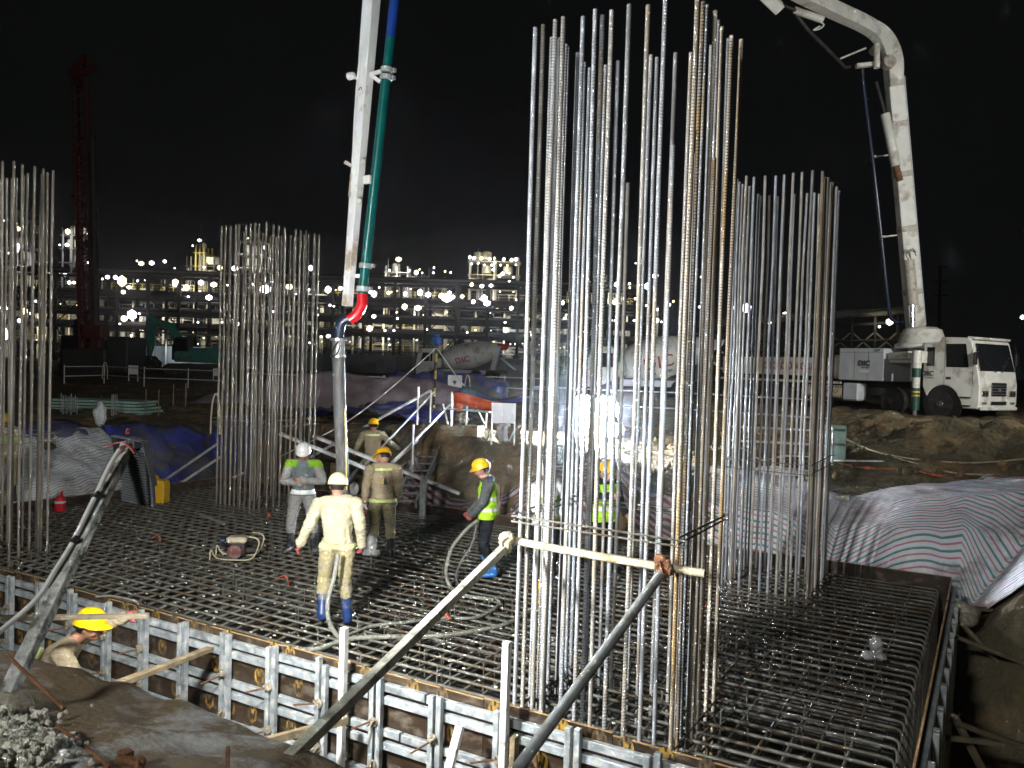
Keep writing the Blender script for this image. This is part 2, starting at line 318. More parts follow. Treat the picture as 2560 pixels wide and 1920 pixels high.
def text_mesh(name, s, size, m, parent, mtx, extrude=.003, shear=0, spacing=1.0, bold=0.0):
    cu = D.curves.new(name, 'FONT'); cu.body = s; cu.size = size; cu.extrude = extrude; cu.align_x = 'CENTER'; cu.align_y = 'CENTER'; cu.resolution_u = 3
    cu.shear = shear; cu.space_character = spacing; cu.offset = bold
    t = D.objects.new(name+'_tmp', cu); COL.objects.link(t)
    bpy.context.view_layer.update()
    me = D.meshes.new_from_object(t.evaluated_get(bpy.context.evaluated_depsgraph_get()))
    D.objects.remove(t); D.curves.remove(cu)
    me.name = name; me.materials.clear(); me.materials.append(m); me.transform(mtx)
    o = D.objects.new(name, me); COL.objects.link(o); o.parent = parent
    return o
def catmull(pts, k=6):
    P = [Vector(p) for p in pts]; P = [P[0]*2-P[1]] + P + [P[-1]*2-P[-2]]; out = []
    for i in range(1, len(P)-2):
        for j in range(k):
            t = j/k; a, b, c, d = P[i-1], P[i], P[i+1], P[i+2]
            out.append(.5*((2*b) + (c-a)*t + (2*a-5*b+4*c-d)*t*t + (3*b-a-3*c+d)*t**3))
    out.append(P[-2]); return out
def ss(a, b, x):
    t = min(1, max(0, (x-a)/(b-a))); return t*t*(3-2*t)
def lerpP(x, pts):
    if x <= pts[0][0]: return pts[0][1]
    for (x0, y0), (x1, y1) in zip(pts, pts[1:]):
        if x <= x1:
            t = (x-x0)/(x1-x0); return y0+(y1-y0)*t
    return pts[-1][1]

# ================================================================== SETTING: ground with the excavated pit
FX0, FX1, FY0, FY1, FZ = -15.95, -.40, 6.15, 13.55, .15
PF = -1.75
def H(x, y, rough=True):
    nz = noise.noise(Vector((x*.5, y*.5, 3)))*.35 + noise.noise(Vector((x*1.6, y*1.6, 8)))*.12
    edge = noise.noise(Vector((x*.35, 5, 1)))*.25
    near = lerpP(y+edge*.35, [(0, 1.45), (1.6, 1.38), (2.5, 1.16), (3.15, .98), (3.55, .55), (4.5, -1.0), (5.1, PF)])
    if x > -2.2: near = max(PF, near - ss(-2.2, -1.0, x)*.5*ss(2.0, 3.2, y))
    if x > -9:
        topz = 1.40 if x < -7.5 else lerpP(x, [(-7.5, 1.35), (-5, .95), (-2, .8), (0, 1.05), (3, 1.3)])
    else: topz = 1.40
    w = noise.noise(Vector((x*.6, 9, 4)))*.35
    far = lerpP(y+w, [(13.6, PF), (14.0, -.9), (14.9, topz*.55), (15.6, topz), (19, max(topz, 1.2)), (24, 1.45)])
    left = lerpP(-x+nz*.5, [(16.0, PF), (16.3, -.5), (17.4, .35), (18.6, 1.15), (21, 1.45)])
    right = lerpP(x+nz*.6*(1-ss(10.6, 11.8, y))+1.7*ss(11.0, 12.5, y), [(.25, PF), (1.0, -1.2), (2.6, .9), (4.0, 1.45)])
    h = max(near, far, left, right)
    if y > 14.5:   # dug earth heaps between the far bank and the pump truck
        for cx, cy, a, sx, sy in ((-.5, 21.5, .55, 2.2, 1.6), (2.6, 19.5, .8, 2.0, 1.8), (-3.0, 23.5, .45, 2.0, 1.6), (1.2, 26, .4, 3, 1.5), (5.5, 23, .7, 3, 2.5), (-11.5, 16.4, .25, 1.2, .9), (-1.5, 18.2, .35, 1.4, 1)):
            h += a*math.exp(-((x-cx)/sx)**2-((y-cy)/sy)**2)
    if rough:
        amp = 1.0 if h > PF+.05 else .2
        if abs(x) < 60 and y < 60:
            k = .30 if y > 14 else .16
            h += amp*(nz*k*1.3 + noise.noise(Vector((x*3.3, y*3.3, 1)))*.05 + (abs(noise.noise(Vector((x*1.1, y*1.1, 21))))*.35 if (y > 17 and x > -7) else 0))
    return h
def hit(px, py, lift=.04, lo=6.0, hi=45.0):
    d = lo
    while d < hi:
        p = atd(px, py, d)
        if p.z < H(p.x, p.y)+lift: return p
        d += .06
    return atd(px, py, hi)
def coords(lo, hi, step, far_lo, far_hi):
    c = list(np.arange(lo, hi+1e-6, step)); g = step; x = lo; pre = []
    while x > far_lo: g *= 1.22; x -= g; pre.append(x)
    g = step; x = hi; post = []
    while x < far_hi: g *= 1.22; x += g; post.append(x)
    return pre[::-1]+c+post
gx = coords(-20, 5, .14, -900, 500); gy = coords(.6, 27, .14, -300, 1200)
nx, ny = len(gx), len(gy)
verts = [(x, y, H(x, y)) for y in gy for x in gx]
faces = [(j*nx+i, j*nx+i+1, (j+1)*nx+i+1, (j+1)*nx+i) for j in range(ny-1) for i in range(nx-1)]
me = D.meshes.new('ground'); me.from_pydata(verts, [], faces); me.materials.append(M['soil'])
me.polygons.foreach_set('use_smooth', [True]*len(faces))
g = D.objects.new('ground', me); COL.objects.link(g); struct(g)
mb = MB(); mb.bbox(FX0-.1, FX1+.1, FY0-.1, FY1+.1, -1.6, -1.52); struct(mb.build('blinding_slab', M['blinding']))

# draped sheets -------------------------------------------------------
def drape(name, label, cat, m, fn, nu, nv, stripes=20, wr=.05, thick=.006, parent=None, group=None, lift=.05, fold=2.2, seed=0, rough=True):
    vs = []; uvs = []
    for j in range(nv+1):
        for i in range(nu+1):
            u, v = i/nu, j/nv; x, y, dz = fn(u, v)
            z = (H(x, y) if rough else .5*H(x, y)+.5*H(x, y, False)) + lift + dz
            q = Vector((u*fold*3, v*fold*1.2, seed))
            wn = noise.noise(q)*1.0 + noise.noise(q*2.3)*.55 + abs(noise.noise(q*1.7+Vector((5, 5, 5))))*.8
            z += wr*wn; y2 = y - wr*wn*.6
            vs.append((x+noise.noise(q*2)*wr, y2, z)); uvs.append((u, v*stripes))
    fs = [(j*(nu+1)+i, j*(nu+1)+i+1, (j+1)*(nu+1)+i+1, (j+1)*(nu+1)+i) for j in range(nv) for i in range(nu)]
    me = D.meshes.new(name); me.from_pydata(vs, [], fs); me.materials.append(m)
    ul = me.uv_layers.new(name='UVMap')
    for p in me.polygons:
        for li in p.loop_indices: ul.data[li].uv = uvs[me.loops[li].vertex_index]
    me.polygons.foreach_set('use_smooth', [True]*len(fs))
    o = D.objects.new(name, me); COL.objects.link(o)
    sm = o.modifiers.new('solidify', 'SOLIDIFY'); sm.thickness = thick
    if parent: o.parent = parent
    else: tag(o, label, cat, group)
    return o
# ================================================================== REINFORCEMENT
def ribbed(name, length, r, pitch, n, m, rib=.1, amp=0.0, seed=0):
    # vertical deformed bar, ribs as raised slanted rings
    vs = []; fs = []; k = int(length/pitch)
    rows = []
    for i in range(k):
        z = i*pitch
        rows += [(z, 1.0), (z+pitch*.45, 1.0), (z+pitch*.62, 1+rib), (z+pitch*.85, 1+rib)]
    rows.append((length, 1.0))
    for z, s in rows:
        bx = amp*noise.noise(Vector((z*.35, seed, 0))); by = amp*noise.noise(Vector((z*.35, seed, 9)))
        for j in range(n):
            a = 2*math.pi*j/n; vs.append((bx+r*s*math.cos(a), by+r*s*math.sin(a), z+(math.cos(a)*r*.5 if s > 1 else 0)))
    q = len(rows)
    fs = [(i*n+j, i*n+(j+1) % n, (i+1)*n+(j+1) % n, (i+1)*n+j) for i in range(q-1) for j in range(n)] + [tuple((q-1)*n+j for j in range(n))]
    me = D.meshes.new(name); me.from_pydata(vs, [], fs); me.materials.append(m)
    me.polygons.foreach_set('use_smooth', [True]*len(fs)); me.update()
    return me
def plainbar(name, length, r, n, m, amp=.0, seed=0, segs=6):
    mb = MB(); pts = [(amp*noise.noise(Vector((i*.9, seed, 0))), amp*noise.noise(Vector((i*.9, seed, 7))), length*i/segs) for i in range(segs+1)]
    mb.tube(pts, r, n); o = mb.build(name, m, smooth=True); me = o.data; D.objects.remove(o); return me

mat_root = thing('rebar_mat', 'large knitted mat of crossing steel bars filling the footing inside the formwork', 'rebar mat', (FX0, FY0, 0))
inv = INV[mat_root.name]
LX = (FX1-.22)-(FX0+.12)
def xbar_mesh(seed):
    mb = MB(); k = 26
    pts = [(LX*i/k, .012*noise.noise(Vector((i*.6, seed, 0))), .010*noise.noise(Vector((i*.6, seed, 5)))) for i in range(k+1)]
    L_ = LX
    pts += [(L_+.035, 0, -.008), (L_+.055, 0, -.03), (L_+.06, 0, -.07), (L_+.06, 0, -.9)]   # bent down at the right edge
    mb.tube(pts, .0138, 6); o = mb.build('rebar', M['rebar'], smooth=True); me = o.data; D.objects.remove(o); return me
xm = [xbar_mesh(s) for s in range(5)]
def ybar_mesh(seed):
    mb = MB(); Ly = FY1-FY0-.2; k = 14
    pts = [(.012*noise.noise(Vector((i*.6, seed, 3))), Ly*i/k, .008*noise.noise(Vector((i*.6, seed, 5)))) for i in range(k+1)]
    mb.tube([(0, -.02, -.8), (0, -.02, -.08)] + pts[1:], .0138, 6); o = mb.build('rebar', M['rebar'], smooth=True); me = o.data; D.objects.remove(o); return me
ym = [ybar_mesh(s+20) for s in range(5)]
y = FY0+.14; i = 0
while y < FY1-.08:
    o = D.objects.new('rebar', xm[i % 5]); COL.objects.link(o); o.parent = mat_root
    o.location = (.12, y-FY0+R_.uniform(-.012, .012), R_.uniform(-.004, .006)); y += .205; i += 1
x = FX0+.2; i = 0
while x < FX1-.3:
    o = D.objects.new('rebar', ym[i % 5]); COL.objects.link(o); o.parent = mat_root
    o.location = (x-FX0+R_.uniform(-.015, .015), .12, -.031); x += .225; i += 1
# lower layers, seen only through the gaps
mb = MB()
for lz, off in ((-.26, .1), (-.85, .0)):
    y = FY0+.2+off
    while y < FY1-.1: mb.tube([(.2, y-FY0, lz), (LX, y-FY0, lz)], .014, 5); y += .205
    x = FX0+.25+off
    while x < FX1-.3: mb.tube([(x-FX0, .15, lz-.03), (x-FX0, FY1-FY0-.15, lz-.03)], .014, 5); x += .225
lo = mb.build('lower_rebar_layer', M['rebar_dark'], mat_root); lo['kind'] = 'stuff'
# chair bars and hooked links standing up through the mat, splashed with cement
mb = MB()
for k in range(420):
    x = R_.uniform(.3, LX-.1); y = R_.uniform(.25, FY1-FY0-.3); h = R_.choice([.03, .05, .08, .12])
    mb.tube([(x, y, -.3), (x+R_.uniform(-.02, .02), y, h), (x+R_.uniform(-.05, .05), y+R_.uniform(-.03, .03), h+.02)], .007, 4)
for k in range(260):
    x = R_.uniform(.3, LX-.1); y = R_.uniform(.25, FY1-FY0-.3); a = R_.uniform(0, 6.28)
    mb.tube([(x, y, 0), (x+.06*math.cos(a), y+.06*math.sin(a), .05), (x+.1*math.cos(a), y+.1*math.sin(a), .03)], .003, 3)
t = mb.build('tie_wire_and_links', M['rebar'], mat_root); t['kind'] = 'stuff'
mb = MB()
for k in range(260):   # cement crumbs caught on the bars
    u = R_.gauss(9.2, 2.6); v = abs(R_.gauss(.6, 1.6))+.2
    if not (0.3 < u < LX and v < 6.5): continue
    r = R_.uniform(.006, .018); mb.ell((u, v, .008), (r*1.6, r, r*.6), 5, 4)
t = mb.build('cement_crumbs', M['cement_tube'], mat_root); t['kind'] = 'stuff'

def rebar_column(label, x0, x1, y0, y1, top, nxb, nyb, r, near=False, ring=1.66, seed=0, rings=True):
    T = thing('rebar_column', label, 'rebar column', ((x0+x1)/2, (y0+y1)/2, 0), group=None)
    rr = random.Random(seed); zb = -1.3; Lh = top-zb
    if near: ms = [ribbed('rebar', Lh, r, .027, 8, M['column_bar'], .06, .010, s) for s in range(4)]
    else: ms = [plainbar('rebar', Lh, r, 6, M['brown_bar' if x0 < -10 else 'column_bar'], .016, s+seed) for s in range(4)]
    tm = ribbed('rebar', Lh, r, .027, 8, M['tan_bar'], .06, .010, 2) if near else plainbar('rebar', Lh, r, 6, M['tan_bar'], .016, 9)
    om = ribbed('rebar', Lh, r, .027, 8, M['orange_bar'], .13, .018, 3) if near else ms[0]
    pts = []
    for i in range(nxb):
        pts.append((x0+(x1-x0)*i/(nxb-1), y0)); pts.append((x0+(x1-x0)*i/(nxb-1), y1))
    for j in range(1, nyb-1):
        pts.append((x0, y0+(y1-y0)*j/(nyb-1))); pts.append((x1, y0+(y1-y0)*j/(nyb-1)))
    cx, cy = (x0+x1)/2, (y0+y1)/2
    if near: pts += [(x0+.05, y0+.05), (x0+.19, y0+.05), (x1-.05, y0+.3), (x0+.05, y0+.35), (x0+.6, y0+.05), (x1-.2, y1-.05)]
    n = 0
    for (x, y) in pts:
        me = ms[n % 4]
        if x > x1-.09 and x0 > -10 and n % 3 != 1: me = tm
        if near and abs(x-x1) < .01 and abs(y-(y0+(y1-y0)/(nyb-1))) < .01: me = om
        o = D.objects.new('rebar', me); COL.objects.link(o); o.parent = T
        o.location = (x-cx+rr.uniform(-.02, .02), y-cy+rr.uniform(-.015, .015), zb)
        o.rotation_euler = (rr.uniform(-.0035, .0035), rr.uniform(-.0035, .0035), rr.uniform(0, 6))
        o.scale = (1, 1, 1+rr.uniform(-.003, .004) if not (near and n % 11 == 7) else .84)
        n += 1
    rb = MB(); q = .012
    def ringat(z, ov=.06, e=r+.01):
        c = [(x0-e-cx, y0-e-cy), (x1+e-cx, y0-e-cy), (x1+e-cx, y1+e-cy), (x0-e-cx, y1+e-cy)]
        for k in range(4):
            a = c[k]; b = c[(k+1) % 4]; d = Vector((b[0]-a[0], b[1]-a[1], 0)).normalized()*ov
            rb.tube([(a[0]-d.x, a[1]-d.y, z+k*.012), (b[0]+d.x, b[1]+d.y, z+k*.012+rr.uniform(-.02, .02))], .007 if not near else .009, 5)
    ringat(ring); ringat(ring+.05 if near else ring+.12)
    for z in (-.1, -.35, -.6, .03): ringat(z)
    rb.build('stirrup', M['rebar'], T)
    tw = MB()
    for (x, y) in pts:
        if rr.random() < .7: tw.tube([(x-cx, y-cy, ring), (x-cx+rr.uniform(-.05, .05), y-cy-.05, ring+.03), (x-cx+rr.uniform(-.06, .06), y-cy-.08, ring+.05)], .003, 3)
        if rr.random() < .5 and near:
            a = rr.uniform(0, 6.28); tw.tube([(x-cx, y-cy, .02), (x-cx+.12*math.cos(a), y-cy+.12*math.sin(a), .07), (x-cx+.16*math.cos(a), y-cy+.16*math.sin(a), -.05)], .011, 5)
    w = tw.build('tie_wire', M['rebar_dark'], T); w['kind'] = 'stuff'
    return T
rebar_column('tallest, nearest cage of ribbed vertical bars, with a cream pole tied across it', -3.55, -2.12, 6.37, 7.5, 6.05, 11, 10, .0185, True, 1.70, 3)
rebar_column('cage of vertical bars at the right, between the nearest cage and the striped sheet', -3.22, -2.08, 11.7, 13.1, 5.8, 10, 9, .019, False, 1.72, 14)
rebar_column('distant cage of vertical bars behind the worker in the white helmet, left of the boom', -13.75, -12.5, 11.7, 13.2, 5.72, 10, 9, .02, False, 1.66, 25)
rebar_column('cage of vertical bars cut by the left edge of the photo, beside the lamp post', -14.0, -12.55, 6.3, 7.46, 5.82, 10, 9, .019, False, 1.68, 36)

# ================================================================== FORMWORK
ZR = [(.03, -.085), (-.40, -.515), (-.83, -.945), (-1.26, -1.375)]
def emblem_mesh():
    mb = MB(); n = 20
    vs = [(0, 0, 0)] + [(.062*math.cos(2*math.pi*i/n), 0, .085*math.sin(2*math.pi*i/n)) for i in range(n)]
    mb.add(vs, [(0, 1+i, 1+(i+1) % n) for i in range(n)], 0)
    tri = lambda a, b, c, d: mb.add([(a[0], -.0015, a[1]), (b[0], -.0015, b[1]), (c[0], -.0015, c[1]), (d[0], -.0015, d[1])], [(0, 1, 2, 3)], 1)
    P = [(-.034, .045), (-.018, -.05), (0, .005), (.018, -.05), (.034, .045)]; w = .0085   # the W of the mark
    for a, b in zip(P, P[1:]): tri((a[0]-w, a[1]), (a[0]+w, a[1]), (b[0]+w, b[1]), (b[0]-w, b[1]))
    tri((-.012, .085), (.012, .085), (.006, .05), (-.006, .05)); tri((-.075, -.07), (-.03, -.055), (-.03, -.1), (-.075, -.1)); tri((.03, -.055), (.075, -.07), (.075, -.1), (.03, -.1))
    o = mb.build('emblem', [M['yellow_print'], M['brown_print']]); me = o.data; D.objects.remove(o); return me
EMB = emblem_mesh()
def nut_mesh():
    mb = MB()
    mb.lathe([(.0, -.012), (.045, -.012), (.05, 0), (.045, .006), (.022, .012), (.02, .04), (.0, .042)], axis='Y', n=10)
    for s in (-1, 1): mb.box((s*.034, .028, 0), (.03, .03, .016))
    o = mb.build('wing_nut', M['castnut'], bevel=.003); me = o.data; D.objects.remove(o); return me
NUT = nut_mesh()
def rodmesh():
    mb = MB(); mb.tube([(0, .1, 0), (0, -.24, -.012)], .009, 6); o = mb.build('tie_rod', M['rust'], smooth=True); me = o.data; D.objects.remove(o); return me
ROD = rodmesh()
def formwork(label, p0, p1, posts, detail=True, emb=True, rails=3, seed=0, top=FZ, rz=None, post_top=.14, panel=1.22, depth=1.85):
    # local frame: x along the wall, -y outwards
    p0 = Vector(p0); p1 = Vector(p1); Lw = (p1-p0).length; ang = math.atan2(p1.y-p0.y, p1.x-p0.x)
    T = thing('formwork_wall', label, 'formwork', p0, ang); rr = random.Random(seed)
    x = 0
    while x < Lw-.02:
        w = min(panel, Lw-x); mb = MB(); dz = rr.choice([0, 0, -.012, .01, -.02])
        mb.bbox(x+.003, x+w-.003, -.009+rr.uniform(-.003, .003), .009, -depth, top+dz, 0)
        o = mb.build('plywood_panel', M['ply'], T)
        me_ = MB(); me_.bbox(x+.003, x+w-.003, -.0095, .0095, top+dz+.0005, top+dz+.006, 0); me_.build('raw_edge', M['ply_edge'], o)
        if emb:
            for zc, ph in ((top-.085, 0), (-.25, .13), (-.67, .04), (-1.10, .16)):
                k = x+.12+ph
                while k < x+w-.1:
                    if rr.random() < .38: k += .33; continue
                    e = D.objects.new('emblem', EMB); COL.objects.link(e); e.parent = o; e.location = (k, -.0145, zc); e.scale = (1.15, 1, 1.1); k += .33
        x += w
    for a, b in ZR[:rails]:
        for z, off in ((a, 0), (b, 0)):
            s = 0
            while s < Lw-.05:
                w = rr.uniform(2.4, 4.2); w = min(w, Lw-s); dz = rr.uniform(-.008, .008)
                mb = MB(); mb.bbox(s+.01, s+w-.01, -.072, -.017, z-.037+dz, z+.037+dz); mb.build('rail', M['galv'], T, bevel=.004); s += w
    for k, px in enumerate(posts):
        xx = px-p0.x if abs(math.sin(ang)) < .5 else px
        for s in (-1, 1):
            tz = post_top+rr.uniform(-.04, .03)
            mb = MB(); mb.bbox(xx+s*.042-.027, xx+s*.042+.027, -.132, -.078, -1.8, tz); mb.build('post', M['galv'], T, bevel=.004)
        if detail:
            for z in (-.27, -.70, -1.12):
                for src, nm in ((NUT, 'wing_nut'), (ROD, 'tie_rod')):
                    o = D.objects.new(nm, src); COL.objects.link(o); o.parent = T; o.location = (xx, -.145, z+rr.uniform(-.02, .02)); o.rotation_euler = (rr.uniform(-.15, .2), rr.uniform(0, 3), rr.uniform(-.5, .1)) if nm == 'wing_nut' else (rr.uniform(-.1, .25), 0, rr.uniform(-.75, -.2))
                    if nm == 'wing_nut': o.rotation_euler = (math.pi, rr.uniform(0, 3), 0)
    return T
P_ = [-2.15-.68*k for k in range(20)]
formwork('near formwork wall of brown plywood with yellow marks and paired galvanised rails and posts', (FX0, FY0, 0), (FX1, FY0, 0), [-.9, -1.5]+P_, seed=1, rails=4)
# the right wall runs away from the camera (outward is +x)
T_ = formwork('right formwork wall running away from the camera beside the dark pit with timber braces', (FX1, FY0, 0), (FX1, FY1, 0), [.5+.62*k for k in range(12)], False, False, seed=2, rails=3, post_top=.06)
formwork('far formwork wall of dark plywood under the bank, behind the workers', (FX1, FY1, 0), (FX0, FY1, 0), [], False, False, seed=3, rails=3, top=.19)
formwork('left formwork wall of dark plywood beside the grey striped sheet', (FX0, FY1, 0), (FX0, FY0, 0), [], False, False, seed=4, rails=3, top=.15)

def tube_thing(name, label, cat, a, b, r, m, n=10, group=None, square=None, up=None, bend=0):
    mb = MB(); a = Vector(a); b = Vector(b)
    if square: mb.bar(a, b, square[0], square[1], up=up)
    elif bend: mb.tube([a.lerp(b, t/8)+Vector((0, 0, -bend*math.sin(math.pi*t/8))) for t in range(9)], r, n)
    else: mb.tube([a.lerp(b, t/4) for t in range(5)], r, n)
    o = mb.build(name, m, smooth=not square, bevel=(.003 if square else 0)); origin_to(o, a); return tag(o, label, cat, group)
# uprights rising above the near formwork
for (px, py, lab) in ((860, 1568, 'pale upright square tube rising above the near formwork, left of the long leaning pole'), (1266, 1603, 'pale upright square tube at the left foot of the nearest cage of bars')):
    p = aty(px, py, 5.98); tube_thing('upright_tube', lab, 'steel tube', (p.x, 5.975, -1.7), (p.x+.01, 5.975, p.z), .03, M['galv'] if px < 0 else M['white_tube'], square=(.062, .062), up=(0, 1, 0))
a = aty(1150, 1815, 5.85); b = aty(1105, 1990, 5.6)
tube_thing('leaning_tube', 'short pale square tube leaning against the rails at the bottom centre', 'steel tube', b, a, .03, M['white_tube'], square=(.07, .05))
a = aty(1287, 1840, 5.9); b = aty(1280, 2000, 5.9)
tube_thing('timber_batten', 'short brown timber batten standing beside the pale upright at the foot of the nearest cage', 'timber', b, a, .03, M['wood'], square=(.08, .05))
# long leaning poles and the cross pole clamped to the nearest cage
A = aty(1272, 1352, 6.2); B = aty(1758, 1437, 6.2)
tube_thing('cross_pole', 'cream bamboo pole tied level across the nearest cage of bars', 'pole', (A.x-.05, 6.25, A.z), (B.x, 6.25, B.z), .033, M['cream'], bend=.01)
A1 = aty(1262, 1368, 6.15); B1 = atd(695, 1925, 4.05); B1 = A1+(B1-A1)*1.12
tube_thing('leaning_pole', 'long pale square pole leaning up to the left end of the cream cross pole', 'pole', B1, A1, .035, M['cement_tube'], square=(.062, .062))
A2 = aty(1655, 1432, 6.17); B2 = atd(1295, 1920, 4.9); B2 = A2+(B2-A2)*1.15
tube_thing('leaning_pole', 'grey galvanised tube leaning up to the rusty coupler on the cream cross pole', 'pole', B2, A2, .038, M['galv2'])
for lab, c, m_, sc in (('pale rope lashing where the left leaning pole meets the cross pole', A1+Vector((0, 0, .04)), M['cream'], 1.0), ('rusty scaffold coupler holding the grey leaning tube to the cross pole', A2+Vector((0, .03, .04)), M['rust'], 1.15)):
    mb = MB()
    for k in range(5):
        q = Euler((R_.uniform(-.6, .6), R_.uniform(-.6, .6), R_.uniform(0, 3))).to_matrix()
        mb.lathe([(.048*sc, -.018), (.058*sc, 0), (.048*sc, .018)], c=Vector((R_.uniform(-.03, .03), R_.uniform(-.02, .02), R_.uniform(-.045, .045))), axis='X', n=9, rot=q)
    mb.box((.03*sc, -.03, -.02), (.07*sc, .05, .05)); mb.tube([(-.02, -.04, .05), (.02, -.08, -.02), (.05, -.06, -.1)], .01, 5)
    o = mb.build('pole_coupler', m_, smooth=False); o.location = c; tag(o, lab, 'coupler')
# timber props / planks at the near side
def plank(label, a, b, w, h, m='wood', name='timber_prop', cat='timber', up=None):
    return tube_thing(name, label, cat, a, b, 0, M[m], square=(w, h), up=up)
plank('weathered plank propped between the berm and the formwork in front of the crouching worker', aty(300, 1708, 4.35), aty(525, 1622, 5.9), .09, .045, up=(0, 0, 1))
plank('short pale batten end behind the long leaning pole', aty(640, 1860, 5.0), aty(868, 1800, 5.85), .05, .07)
plank('thin dark timber lying level in front of the crouching worker helmet', atd(-60, 1546, 6.3), atd(365, 1540, 7.2), .07, .035, 'darkwood')
# inside face hook of white cable near the crouching worker
mb = MB(); mb.tube(catmull([aty(240, 1492, 6.1), aty(280, 1490, 6.15), aty(330, 1500, 6.2), aty(345, 1508, 6.2), aty(342, 1522, 6.15)], 5), .012, 6)
o = mb.build('cable_piece', M['dusty_hose'], smooth=True); origin_to(o, aty(290, 1492, 6.1)); tag(o, 'short pale hose hooked over the formwork top above the crouching worker', 'hose')
# braces in the pit on the right
for k, (p, q, w, lab) in enumerate((((2390, 1517), (2600, 1535), .09, 'highest level timber strut braced from the right formwork across the dark pit'),
        ((2385, 1590), (2600, 1675), .10, 'long sloping timber brace crossing the dark pit just below the rubble bag'),
        ((2405, 1560), (2515, 1680), .05, 'thin timber crossing over the long brace in the right pit'),
        ((2385, 1805), (2600, 1880), .09, 'lower timber strut at the right edge of the photo in the dark pit'),
        ((2385, 1790), (2475, 1960), .07, 'steep timber brace at the bottom right corner of the pit'),
        ((2370, 1845), (2510, 1860), .05, 'short lath lying under the lower right strut'))):
    d0 = {0: 11.3, 1: 10.0, 2: 10.2, 3: 8.0, 4: 8.0, 5: 7.9}[k]
    a = atd(*p, d0); b = atd(*q, d0+.3); plank(lab, a, b, w, .045, 'darkwood', 'timber_brace', 'timber')
a = atd(2408, 1535, 10.9); mb = MB()
for k in range(5): mb.ell((R_.uniform(-.12, .12), R_.uniform(-.1, .1), R_.uniform(-.1, .1)), (.13, .12, .1), 7, 5)
o = mb.build('rubble_bag', M['castnut'], smooth=True); o.location = a; tag(o, 'grey lump of hardened concrete resting by the right formwork corner', 'concrete lump')

# ================================================================== FOREGROUND BERM
def sheetfn(u, v):
    x = -7.6+5.4*u; y = 2.05+1.5*v + .18*math.sin(u*7)*(1-v); return x, y, .0
drape('geotextile_sheet', 'mud-smeared grey sheet covering the berm edge at the bottom left', 'sheet', M['sheet'], sheetfn, 70, 26, 1, .03, .004, fold=2.6, seed=2, lift=.06)
mb = MB()
for k in range(1500):
    t = R_.random(); c = atz(R_.gauss(25, 60), R_.gauss(1895, 45), 1.28); c = Vector((c.x, c.y, 0)); r = R_.uniform(.008, .024)*(1.9 if k % 13 == 0 else 1)
    if c.y > 2.75: continue
    zz = H(c.x, c.y)+.05+R_.uniform(0, .05)
    ro = Euler((R_.uniform(0, 3), R_.uniform(0, 3), R_.uniform(0, 3))).to_matrix(); b0 = len(mb.v)
    mb.ell((c.x, c.y, zz), (r*1.2, r, r*.8), 6, 4, rot=ro)
    for i in range(b0, len(mb.v)):
        v = Vector(mb.v[i]); v += (v-Vector((c.x, c.y, zz)))*noise.noise(v*40)*.8; mb.v[i] = tuple(v)
o = mb.build('rubble', M['rock']); o['kind'] = 'stuff'; tag(o, 'pale crumbled concrete rubble in the bottom left corner', 'rubble')
mb = MB()
for k in range(1900):
    x = R_.uniform(-7, 3); y = R_.uniform(1.2, 3.4) if k % 3 else R_.uniform(14, 22); r = R_.uniform(.008, .03) if k % 3 else R_.uniform(.02, .1)
    if k % 3 == 0: x = R_.uniform(-9, 4); r *= R_.uniform(.4, 1.3)
    mb.ell((x, y, H(x, y)+r*.2), (r*R_.uniform(.8, 1.5), r, r*.7), 6, 4, rot=Euler((R_.uniform(0, 3), R_.uniform(0, 3), 0)).to_matrix())
o = mb.build('clods', M['soil']); o['kind'] = 'stuff'; tag(o, 'scattered soil clods and stones', 'soil clods')
for i, (p, q, lab) in enumerate((((20, 1640), (160, 1772), 'short rusty bar lying on the berm nearest the lamp post foot'), ((145, 1815), (275, 1918), 'rusty bar lying on the mud at the bottom left'), ((570, 1870), (566, 1960), 'rusty bar end standing upright on the muddy sheet'))):
    a = atd(*p, 4.1-.2*i); b = atd(*q, 3.75-.25*i) if i < 2 else atd(*q, 3.3)
    tube_thing('rusty_bar', lab, 'steel bar', a, b, .010, M['rust'], n=6)
a = atd(330, 1893, 3.5); mb = MB(); mb.lathe([(.03, -.11), (.034, -.1), (.034, .02), (.048, .03), (.048, .07), (.03, .09)], axis='X', n=10, rot=Euler((0, .35, .9)).to_matrix()); mb.box((-.1, .02, .02), (.09, .07, .05)); mb.tube([(.02, 0, 0), (.1, -.03, .03), (.13, -.05, -.01)], .012, 6)
o = mb.build('rusty_coupler', M['rust']); o.location = a-Vector((0, 0, .02)); o.scale = (.6, .6, .6); tag(o, 'rusty scaffold coupler half sunk in the mud at the bottom left', 'coupler')

